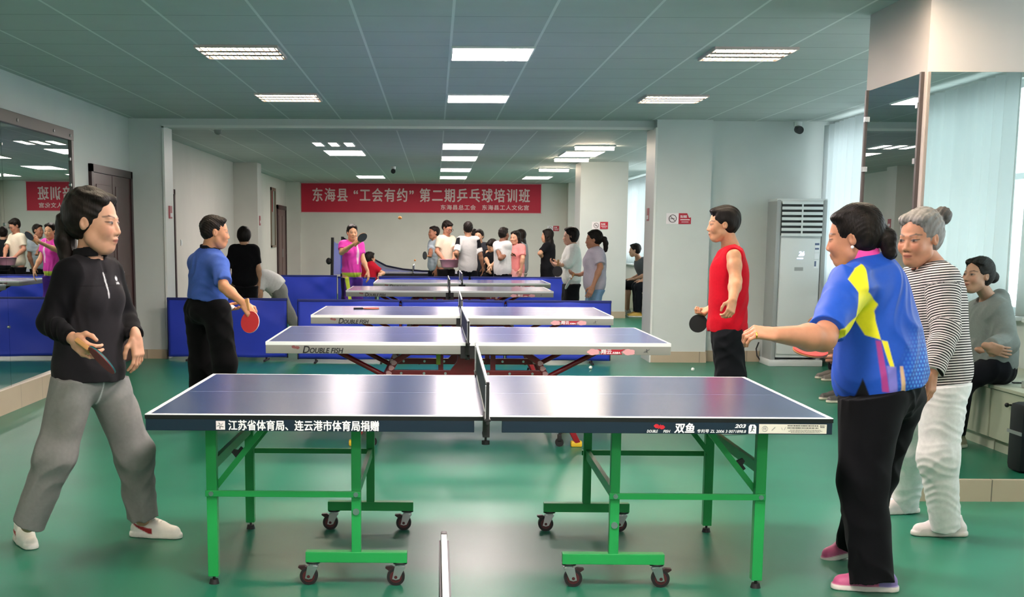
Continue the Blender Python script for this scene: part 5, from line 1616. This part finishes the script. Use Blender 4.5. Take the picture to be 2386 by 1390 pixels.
# --- woman in the striped shirt
J = dict(head=at(2141, 556, 6.38), face=V(-.80, -.58, -.14), neck=at(2172, 622, 6.42), shL=at(2196, 652, 6.24), shR=at(2130, 655, 6.56), elL=at(2204, 768, 6.16), wrL=at(2174, 866, 6.06), elR=at(2118, 770, 6.60), wrR=at(2095, 850, 6.50),
         hip=at(2186, 872, 6.36), hipL=at(2200, 895, 6.26), hipR=at(2166, 895, 6.48), knL=at(2186, 1065, 6.20), knR=at(2128, 1045, 6.66), anL=at(2203, 1222, 6.24), anR=at(2108, 1172, 6.82), hem=at(2195, 906, 6.36))
J['ftL'] = (onfloor(2212, 1247), V(-1, .03, 0)); J['ftR'] = (V(J['anR'][0], J['anR'][1], 0), V(-.9, -.25, 0))
J['handL'] = (V(-.10, -.08, -1), V(-.6, .6, 0), .3, {}); J['handR'] = (V(-.2, 0, -1), V(.3, -.6, 0), .3, {})
bone_report('E', J)


def stripe_mat(c):
    m = bpy.data.materials.new('striped_jersey'); m.use_nodes = True
    nt = m.node_tree; b = nt.nodes['Principled BSDF']; b.inputs['Roughness'].default_value = .85; b.inputs['Specular IOR Level'].default_value = .2
    a = nt.nodes.new('ShaderNodeAttribute'); a.attribute_name = 'stripe'
    f = nt.nodes.new('ShaderNodeMath'); f.operation = 'FRACT'; nt.links.new(a.outputs['Fac'], f.inputs[0])
    g_ = nt.nodes.new('ShaderNodeMath'); g_.operation = 'LESS_THAN'; nt.links.new(f.outputs[0], g_.inputs[0]); g_.inputs[1].default_value = .48
    mx = nt.nodes.new('ShaderNodeMix'); mx.data_type = 'RGBA'; nt.links.new(g_.outputs[0], mx.inputs[0])
    mx.inputs[6].default_value = (*srgb('DCD2CE'), 1); mx.inputs[7].default_value = (*srgb('1A181B'), 1)
    nt.links.new(mx.outputs[2], b.inputs['Base Color'])
    return m


tE, ctxE = person('person in striped top and white trousers before the mirrored column', J,
       dict(head=1.10, hair='bun', hair_pts=(-.128, .035, .085), hair_color='77736F', brow='55504C', shirt='DCD2CE', sleeve='long', sleeve_r=(.075, .066, .052), cuff=1.0, loose=.032, fat=1.06, hips=(.125, .165, .15), shirt_mat_fn=stripe_mat, neck_r=.085, neck_drop=.03, fold=.003, trousers='E4E2DF', trouser_len=1.06, neck=.050, trouser_r=(.118, .092, .070),
            tfold=.0030, tfold_f=88, tfold_s=(.9, .9, 1.0), skin='BD8668', shoe='E6DAD6', sole='DDD5CC', slip=True, shoe_len=.255),
       h=.0055, hh=.0036)
for ch in tE.children:
    if ch.name.startswith('shirt'):
        n = len(ch.data.vertices); co = np.zeros(n * 3); ch.data.vertices.foreach_get('co', co); co = co.reshape(-1, 3) + np.array(tE.location)
        val = co @ ctxE['up'] / .0125
        for s in 'LR':                                   # rings round each sleeve instead of level bands
            a, b, c = J['sh' + s], J['el' + s], J['wr' + s]
            for p, q, far in ((a, b, 0), (b, c, 1)):
                e = q - p; L_ = np.linalg.norm(e); u = (co - p) @ e / L_; d = np.linalg.norm(co - p - np.outer(np.clip(u, 0, L_), e / L_), axis=1)
                m = (d < .083) & (u > (.03 if not far else -.02)) & (((co - J['neck']) @ ctxE['lat']) * (1 if s == 'L' else -1) > .150)
                val = np.where(m, -(u + far * np.linalg.norm(b - a)) / .0125, val)
        at_ = ch.data.attributes.new('stripe', 'FLOAT', 'POINT'); at_.data.foreach_set('value', val.astype(np.float32))

# ------------------------------------------------------------------ the people in the back room
FAR = dict(h=.0125, hh=.0085)


def far_stand(px, py_top, Y, deg, **over):
    top = at(px, py_top, Y)
    return stand(top[0], top[1], deg, top[2] / 1.725 * 1.70, **over)


def A_(px, py, Y):
    return lambda p: at(px, py, Y)


G3 = 'group at the far table'
# black tee, seen from behind
J = far_stand(568, 528, 17.5, 97, handL=(V(.2, .5, -.6), V(1, 0, 0), .4, {}), elL=A_(530, 632, 17.6), wrL=A_(545, 668, 17.9))
person('person in a black tee, back turned, beyond the blue barrier', J, dict(hair='mop', shirt='0C0C0F', sleeve='short', loose=.02, trousers='111114', skin='B98E70', collar=('0A0A0C', .03)), **FAR)

# bending white shirt
Y0 = 18.2
J = stand(at(650, 668, Y0)[0], Y0, 190, 1.66)
J.update(hip=at(648, 672, Y0), neck=at(600, 655, Y0), head=at(580, 662, Y0), face=V(-.6, 0, -.8), hup=V(-.7, 0, .7), shL=at(606, 660, Y0 - .16), shR=at(606, 652, Y0 + .16), elL=at(606, 684, Y0 - .25), wrL=at(602, 705, Y0 - .2), elR=at(600, 690, Y0 + .25), wrR=at(592, 712, Y0 + .2),
         hipL=at(650, 680, Y0 - .09), hipR=at(648, 680, Y0 + .09), knL=at(672, 730, Y0 - .12), anL=at(702, 788, Y0 - .1), knR=at(638, 740, Y0 + .1), anR=at(650, 800, Y0 + .12), hem=at(655, 672, Y0), bend=V(0, 0, .07))
J['ftL'] = (V(J['anL'][0], J['anL'][1], 0), V(-.9, 0, 0)); J['ftR'] = (V(J['anR'][0], J['anR'][1], 0), V(-.9, 0, 0))
J['anL'][2] = .09; J['anR'][2] = .09
J['handL'] = (V(-.2, 0, -1), V(0, 1, 0), .5, {}); J['handR'] = (V(-.2, 0, -1), V(0, -1, 0), .5, {})
person('person in white shirt and grey trousers bending down between blue barriers', J, dict(hair='short', shirt='E9E9E4', sleeve='short', loose=.03, trousers='8E8F8A', fold=.00455, hem=None, hem_n=V(.85, 0, -.5), waist=at(640, 668, Y0), trouser_r=(.10, .085, .07), no_neck_cut=True), **FAR)

# hot pink shirt, returning a ball


def pink_front(P, c):
    L = (P - c['J']['hip']) @ c['B'].T
    return [(soft(L[:, 2] - .005, .01), 'C8E04A'), (soft(np.abs(L[:, 1] - .06) - .025 + .1 * np.abs(L[:, 2] - .27), .01) * (L[:, 0] > 0) * (L[:, 2] > .14) * .9, 'F3D6E6')]


def purple_leg(P, c):
    L = (P - c['J']['hip']) @ c['B'].T
    return [(soft(np.abs(L[:, 1] + .115 + .15 * (L[:, 2] + .1)) - .03, .01) * (L[:, 2] < -.03) * (L[:, 0] > -.02), 'CFE24C'), (soft(L[:, 1] + .15, .02), '231B40')]


J = far_stand(819, 522, 20.5, 296, elR=A_(796, 588, 20.35), wrR=A_(828, 566, 20.05), elL=A_(846, 605, 20.5), wrL=A_(857, 632, 20.4), handR=(V(.6, -.1, .35), V(0, 1, 0), .7, {}), handL=(V(.12, 0, -1), V(-.8, .3, 0), .3, {}), face=V(.25, -.95, -.05))
person('person in hot pink shirt and purple trousers lifting a dark bat', J, dict(hair='pony', shirt='E03CB0', sleeve='short', sleeve_len=.6, loose=.028, shirt_paint=pink_front, trousers='54308E', trouser_paint=purple_leg, skin='E2AE86', trouser_r=(.10, .075, .055), bust=.6, fat=.86, shirt_mat=m_shiny), h=.0105, hh=.007)
rc = at(844, 553, 19.98)
racket(rc, at(832, 567, 20.0) - rc, V(.78, -.58, .2), 'dark bat lifted by the person in hot pink', mat('rubber_grey', '4A4A4C', rough=.5), m_rr, s=1.05)

# child in red
J = far_stand(860, 591, 24.0, 40, elR=A_(893, 636, 23.9), wrR=A_(884, 640, 23.6))
person('small child in a red tee behind the person in hot pink', J, dict(hair='bob', shirt='B01A2C', loose=.018, trousers='22242C', head=.98, skin='D0A07E', scale=.85), **FAR)

# light blue shirt, black bat
J = far_stand(1014, 525, 24.4, 205, elR=A_(1003, 588, 24.2), wrR=A_(1002, 597, 24.0), handR=(V(-.7, -.4, .1), V(0, 0, 1), .8, {}))
person('person in a pale blue shirt partly hidden behind the cream tee, black bat in hand', J, dict(hair='crop', shirt='B9C8D2', loose=.02, trousers='14161C', skin='A8745A'), group=G3, **FAR)
rc = at(990, 595, 23.85); racket(rc, at(1000, 597, 24.0) - rc, V(-.2, -.95, .1), 'black bat held beside the cream tee in the far group', m_rb, m_rb, tape=m_rb, s=1.0)

# cream tee with glasses holding a pink basin
J = far_stand(1040, 513, 23.8, 310, w=.145, elR=A_(1018, 585, 23.65), wrR=A_(1036, 606, 23.45), elL=A_(1062, 585, 23.7), wrL=A_(1056, 604, 23.45), handR=(V(.4, -.3, -.5), V(.3, .8, .3), .5, {}), handL=(V(-.2, -.4, -.6), V(-.5, .6, 0), .5, {}), face=V(.62, -.66, -.42))
tg, cg = person('person with glasses in a cream tee reaching into the pink basin', J, dict(hair='short', shirt='D8CFBA', sleeve='short', sleeve_r=(.064, .062, .08), loose=.020, trousers='15161A', skin='C08A70', fold=.003), h=.0105, hh=.007, group=G3)
Hh = Frame(J['head'], J['face'])
gl = thing('glasses', (0, 0, 0), 'dark framed glasses on the person in the cream tee', 'glasses')
g_ = MB()
for s in (-1, 1):
    g_.tube([Hh.p(.101, s * .034 + .024 * math.cos(a), .004 + .019 * math.sin(a)) for a in np.linspace(0, 2 * math.pi, 15)], .0028, 6)
    g_.tube([Hh.p(.098, s * .058, .008), Hh.p(.05, s * .078, .010), Hh.p(-.01, s * .084, .008)], .0028, 6)
g_.tube([Hh.p(.103, -.012, .008), Hh.p(.108, 0, .011), Hh.p(.103, .012, .008)], .0028, 6)
g_.build('frame', m_rub, gl)
b = at(1048, 613, 23.35)
t = thing('basin', (b[0], b[1], b[2]), 'pink plastic basin held by the person in the cream tee', 'basin')
mb = MB(); n = 28
prof = [(.002, -.075), (.135, -.075), (.145, -.065), (.180, .06), (.205, .066), (.205, .072), (.176, .070), (.140, -.060), (.002, -.066)]
rg = [[mb.bm.verts.new((r * math.cos(a), r * math.sin(a), z)) for a in np.linspace(0, 2 * math.pi, n + 1)[:-1]] for r, z in prof]
for r0, r1 in zip(rg, rg[1:]):
    for k in range(n): mb.bm.faces.new((r0[k], r0[(k + 1) % n], r1[(k + 1) % n], r1[k]))
mb.build('bowl', mat('basin_pink', 'F0A8C0', rough=.35), t, smooth=True)
rnd = random.Random(4)
for k in range(7):
    a = rnd.uniform(0, 6.3); r = rnd.uniform(.02, .10)
    ball((b[0] + r * math.cos(a), b[1] + r * math.sin(a), b[2] - .045), m_orange, 'orange balls lying in the pink basin')


def banded_sleeves(P, c):
    J = c['J']; w1 = np.zeros(len(P)); w2 = np.zeros(len(P))
    for s in 'LR':
        a, b = J['sh' + s], J['el' + s]; e = nrm(b - a); u = (P - a) @ e; d = np.linalg.norm(P - a - np.outer(u, e), axis=1)
        side = ((P - J['neck']) @ c['lat']) * (1 if s == 'L' else -1)
        m = (d < .10) & (side > .15)
        w1 = np.maximum(w1, m * soft(np.abs(u - .07) - .075, .01)); w2 = np.maximum(w2, m * soft(.145 - u, .008))
    return [(w1, '121318'), (w2, 'EDEBE8')]


J = far_stand(1091, 514, 23.1, 93, w=.145, elL=A_(1063, 590, 22.9), wrL=A_(1066, 600, 23.3), elR=A_(1119, 592, 23.1), wrR=A_(1125, 622, 23.2))
person('person in a light grey tee with black and white sleeve bands seen from behind', J, dict(hair='short', shirt='BDBCBA', sleeve='short', sleeve_len=.85, sleeve_r=(.066, .062, .07), loose=.014, fold=.002, fat=.94, shirt_paint=banded_sleeves, trousers='14171D', skin='A87B60', skirted=(.145, .150, .80)), h=.0105, hh=.007, group=G3)

J = far_stand(1117, 534, 23.95, 250, elL=A_(1137, 590, 23.8), wrL=A_(1133, 610, 23.6))
person('person in a dark tee whose head shows right of the banded sleeve tee', J, dict(hair='short', shirt='2A2D33', loose=.02, trousers='181A20', skin='C59A7C'), group=G3, **FAR)
J = far_stand(1104, 533, 24.75, 90)
person('person with dark hair nearly hidden behind the banded sleeve tee', J, dict(hair='short', shirt='202329', loose=.02, trousers='181A20', skin='C59A7C'), group=G3, **FAR)

J = far_stand(1150, 560, 23.45, 215, elL=A_(1162, 602, 23.3), wrL=A_(1146, 618, 23.1), elR=A_(1133, 604, 23.4), wrR=A_(1140, 619, 23.1), face=V(-.7, -.4, -.6), handL=(V(-.2, -.3, -.6), V(-.5, .3, 0), .5, {}), handR=(V(-.1, -.3, -.6), V(.5, .3, 0), .5, {}))
person('person with black ponytail in a black tee looking down at their hands', J, dict(hair='pony', shirt='101116', loose=.02, trousers='17191E', skin='D2A888', scale=.95), group=G3, **FAR)

J = far_stand(1172, 528, 22.95, 52, w=.13, elL=A_(1166, 602, 22.7), wrL=A_(1182, 592, 22.9), elR=A_(1180, 600, 23.2), wrR=A_(1176, 612, 23.2), handL=(V(.6, .2, .1), V(0, 0, -1), .5, {}))
person('person with very short hair in a loose white tee, back turned, beside the pink tee', J, dict(hair='crop', shirt='C9C9C8', sleeve='short', sleeve_len=.45, loose=.02, trousers='10131A', skin='7E5440', skirted=(.14, .145, .85), fold=.003, fat=.92), h=.0105, hh=.007, group=G3)

J = far_stand(1203, 538, 23.7, 222, elL=A_(1218, 602, 23.5), wrL=A_(1214, 626, 23.5), face=V(-.6, -.78, -.02))
person('person with long dark hair in a pink tee and skirt', J, dict(hair='long', shirt='E88E8C', sleeve='short', loose=.026, trousers='EFB0AC', dress=(.42, .24), skin='CF9C80', fold=.00455, bust=.8), h=.0105, hh=.007, group=G3)
J = far_stand(1214, 534, 24.4, 160)
person('person in a grey tee just behind the long haired pink tee', J, dict(hair='long', shirt='9A9EA2', loose=.035, trousers='B9B4AE', skin='CFA184'), group=G3, **FAR)

J = far_stand(1278, 533, 24.0, 158, elL=A_(1258, 590, 23.8), wrL=A_(1272, 606, 24.1), handL=(V(.5, .3, -.3), V(0, .5, -.5), .3, {}))
person('person with long hair in a black dress standing left of the white blouse', J, dict(hair='long', shirt='131418', sleeve='short', loose=.022, trousers='131418', dress=(.45, .20), skin='C99B7D'), **FAR)

# right side pair by the back room pier
J = far_stand(1334, 529, 18.6, 182, elL=A_(1326, 612, 18.4), wrL=A_(1308, 618, 18.35), elR=A_(1322, 608, 18.8), wrR=A_(1303, 615, 18.8), handL=(V(-1, 0, -.05), V(0, .4, .7), .6, {}), handR=(V(-1, 0, .1), V(0, -.3, .6), .6, {}), face=V(-1, -.05, -.05))
person('person with short dark hair in a white blouse and black trousers', J, dict(hair='bob', shirt='F0F0EA', sleeve='long', sleeve_r=(.064, .062, .06), cuff=.62, loose=.026, trousers='16181B', trouser_r=(.115, .115, .12), skin='D9A68C', fold=.00455, bust=.7), h=.010, hh=.007)
rc = at(1299, 632, 18.3); racket(rc, at(1300, 619, 18.3) - rc, V(-.15, -.98, .1), 'black bat held by the person in the white blouse', m_rb, m_rb, tape=m_rb, s=.95)

J = far_stand(1388, 536, 17.3, 183, elL=A_(1399, 622, 17.05), wrL=A_(1381, 668, 17.0), elR=A_(1372, 632, 17.6), wrR=A_(1350, 640, 17.4), handR=(V(-1, -.1, .05), V(0, .2, 1), .55, {}), handL=(V(-.4, -.1, -.9), V(0, .9, 0), .4, {}), face=V(-.97, .1, -.08))
person('person with ponytail in lilac tee and blue jeans by the back room pier', J, dict(hair='pony', shirt='CDC3D2', sleeve='short', sleeve_len=.8, sleeve_r=(.07, .07, .07), loose=.034, trousers='7FA3C6', fat=1.06, skin='B98468', fold=.00455, bust=.8, trouser_r=(.105, .085, .065)), h=.010, hh=.007)
rc = at(1323, 661, 17.3); racket(rc, at(1336, 640, 17.35) - rc, V(.80, -.36, -.5), 'pale bat hanging from the hand of the person in lilac', m_bwhite, m_rb, tape=m_bwhite, s=.98)
p = at(1330, 645, 17.33); ball((p[0], p[1], p[2]), m_ball, 'white ball held by the person in the lilac tee')


def sit(x, y, deg, seat=.465, H=1.66, reach=.0, **over):
    k = H / 1.70; a = math.radians(deg); f = V(math.cos(a), math.sin(a), 0); l = V(-math.sin(a), math.cos(a), 0); o = V(x, y, 0)
    p = lambda fx, lx, z: o + (f * fx + l * lx) * k + V(0, 0, z)
    s = seat + .10 * k
    J = dict(hip=p(0, 0, s + .02), hipL=p(.02, .09, s), hipR=p(.02, -.09, s), knL=p(.42, .12, s - .0), knR=p(.42, -.12, s - .0), anL=p(.42 + reach, .12, .09), anR=p(.40 + reach, -.12, .09), neck=p(.07, 0, s + .51 * k), head=p(.13, 0, s + .66 * k), face=f,
             shL=p(.06, .165, s + .46 * k), shR=p(.06, -.165, s + .46 * k), elL=p(.10, .22, s + .20 * k), elR=p(.10, -.22, s + .20 * k), wrL=p(.32, .13, s + .11 * k), wrR=p(.32, -.13, s + .11 * k), hem=p(-.01, 0, s - .04))
    J['ftL'] = (p(.42 + reach, .12, 0), f); J['ftR'] = (p(.40 + reach, -.12, 0), f)
    J['handL'] = (f - UP * .1, -UP, .3, {}); J['handR'] = (f - UP * .1, -UP, .3, {})
    J['f'] = f; J['l'] = l
    for n, v in over.items(): J[n] = v(p) if callable(v) else v
    return J


# seated pair at the far window
J = sit(4.12, 24.85, 182, H=1.72, face=V(-.98, .15, -.05), head=A_(1478, 583, 24.7), neck=A_(1487, 603, 24.8))
person('person in dark grey tee and black shorts seated at the back room window', J, dict(hair='short', shirt='55595C', loose=.024, trousers='101216', trouser_len=-.0, trouser_r=(.105, .09, .08), skin='BE9278', shoe='C9C4BC', hem_n=-UP, waist=J['hip'] + UP * .06), **FAR)
J = sit(4.20, 24.12, 182, H=1.68)
person('person in dark trousers seated nearer the pier, mostly hidden by it', J, dict(hair='short', shirt='3A3C40', loose=.024, trousers='14171E', skin='BE9278', shoe='D0A84A', hem_n=-UP, waist=J['hip'] + UP * .06), **FAR)

# seated people beside the mirrored column, only their feet in view
for (xx, yy, fx, fy, lab, sh) in ((4.37, 13.35, 4.23, 13.42, 'seated person behind the blue and yellow shirt whose grey sneaker shows farther back', '6E6860'), (4.12, 11.65, 3.74, 11.62, 'seated person behind the blue and yellow shirt whose dark sneaker shows nearer', '4A4844')):
    J = sit(xx, yy, 180, H=1.60)
    for s, q in (('L', -.10), ('R', .12)):
        J['an' + s] = V(fx, fy + q, .09); J['ft' + s] = (V(fx, fy + q, 0), V(-1, 0, 0)); J['kn' + s] = V(fx + .02, fy + q, .52)
    person(lab, J, dict(hair='short', shirt='4C5660', loose=.022, trousers='121319', skin='BE9278', shoe=sh, sole='D9D0BC', hem_n=-UP, waist=J['hip'] + UP * .06, shoe_len=.27), **FAR)
cabt = thing('low_stool', (4.14, 11.65, 0), 'cream stool hidden behind the mirrored column', 'stool')
MB().box(-.17, .17, -.2, .2, .42, .462, .01).build('seat', m_cab, cabt)
for sx in (-1, 1):
    for sy in (-1, 1): MB().box(sx * .14 - .018, sx * .14 + .018, sy * .17 - .018, sy * .17 + .018, 0, .42).build('leg', m_cab, cabt)
cabt = thing('low_stool', (4.44, 13.45, 0), 'cream stool hidden behind the blue and yellow shirt', 'stool')
MB().box(-.1, .09, -.2, .2, .42, .462, .01).build('seat', m_cab, cabt)
for sx in (-1, 1):
    for sy in (-1, 1): MB().box(sx * .07 - .018, sx * .07 + .018, sy * .17 - .018, sy * .17 + .018, 0, .42).build('leg', m_cab, cabt)

# grey hoodie, seen in the column mirror


def mir(px, py, Yv):
    q = at(px, py, Yv); return V(q[0], 2 * CY0 - q[1], q[2])


def mv(x, y, z): return V(x, -y, z)


J = dict(head=mir(2273, 642, 8.95), face=mv(-.90, -.42, .08), neck=mir(2302, 700, 9.05), shR=mir(2326, 722, 8.86), shL=mir(2272, 726, 9.22), elR=mir(2344, 800, 8.80), wrR=mir(2298, 806, 8.66), elL=mir(2262, 800, 9.30), wrL=mir(2282, 815, 8.95),
         hip=mir(2318, 846, 9.02), hipR=mir(2316, 852, 8.92), hipL=mir(2308, 852, 9.12), knR=mir(2240, 888, 8.98), knL=mir(2236, 886, 9.20), anR=mir(2228, 1000, 9.05), anL=mir(2220, 1000, 9.25), hem=mir(2318, 866, 9.0))
J['ftR'] = (V(J['anR'][0], J['anR'][1], 0), mv(-.9, -.45, 0)); J['ftL'] = (V(J['anL'][0], J['anL'][1], 0), mv(-.95, -.3, 0))
J['anR'][2] = .09; J['anL'][2] = .09
J['handR'] = (mv(.75, -.1, -.25), mv(-.1, .8, .3), .25, {}); J['handL'] = (mv(.8, -.2, -.2), V(0, 0, 1), .3, {})
bone_report('F', J)
person('person in a grey hoodie sitting on the cabinets, seen in the column mirror', J, dict(hair='bun', hair_pts=(-.130, -.02, .0), hair_color='1C1A19', neck=.046, shirt='7F8380', shirt_name='hoodie', sleeve='long', sleeve_r=(.078, .074, .058), cuff=.85, hood=True, vneck=.02, loose=.036, fold=.00455, trousers='14151B', trouser_r=(.10, .075, .055), skin='B88A72', shoe='B9AE97', hem_n=-UP, waist=J['hip'] + UP * .04, shoe_high=.10), h=.0065, hh=.004)
J = sit(4.20, 2.75, 180, H=1.60)
person('seated person in a dark top glimpsed at the left edge of the column mirror', J, dict(hair='short', shirt='3A3638', loose=.022, trousers='15161A', skin='A8765C', hem_n=-UP, waist=J['hip'] + UP * .06), **FAR)
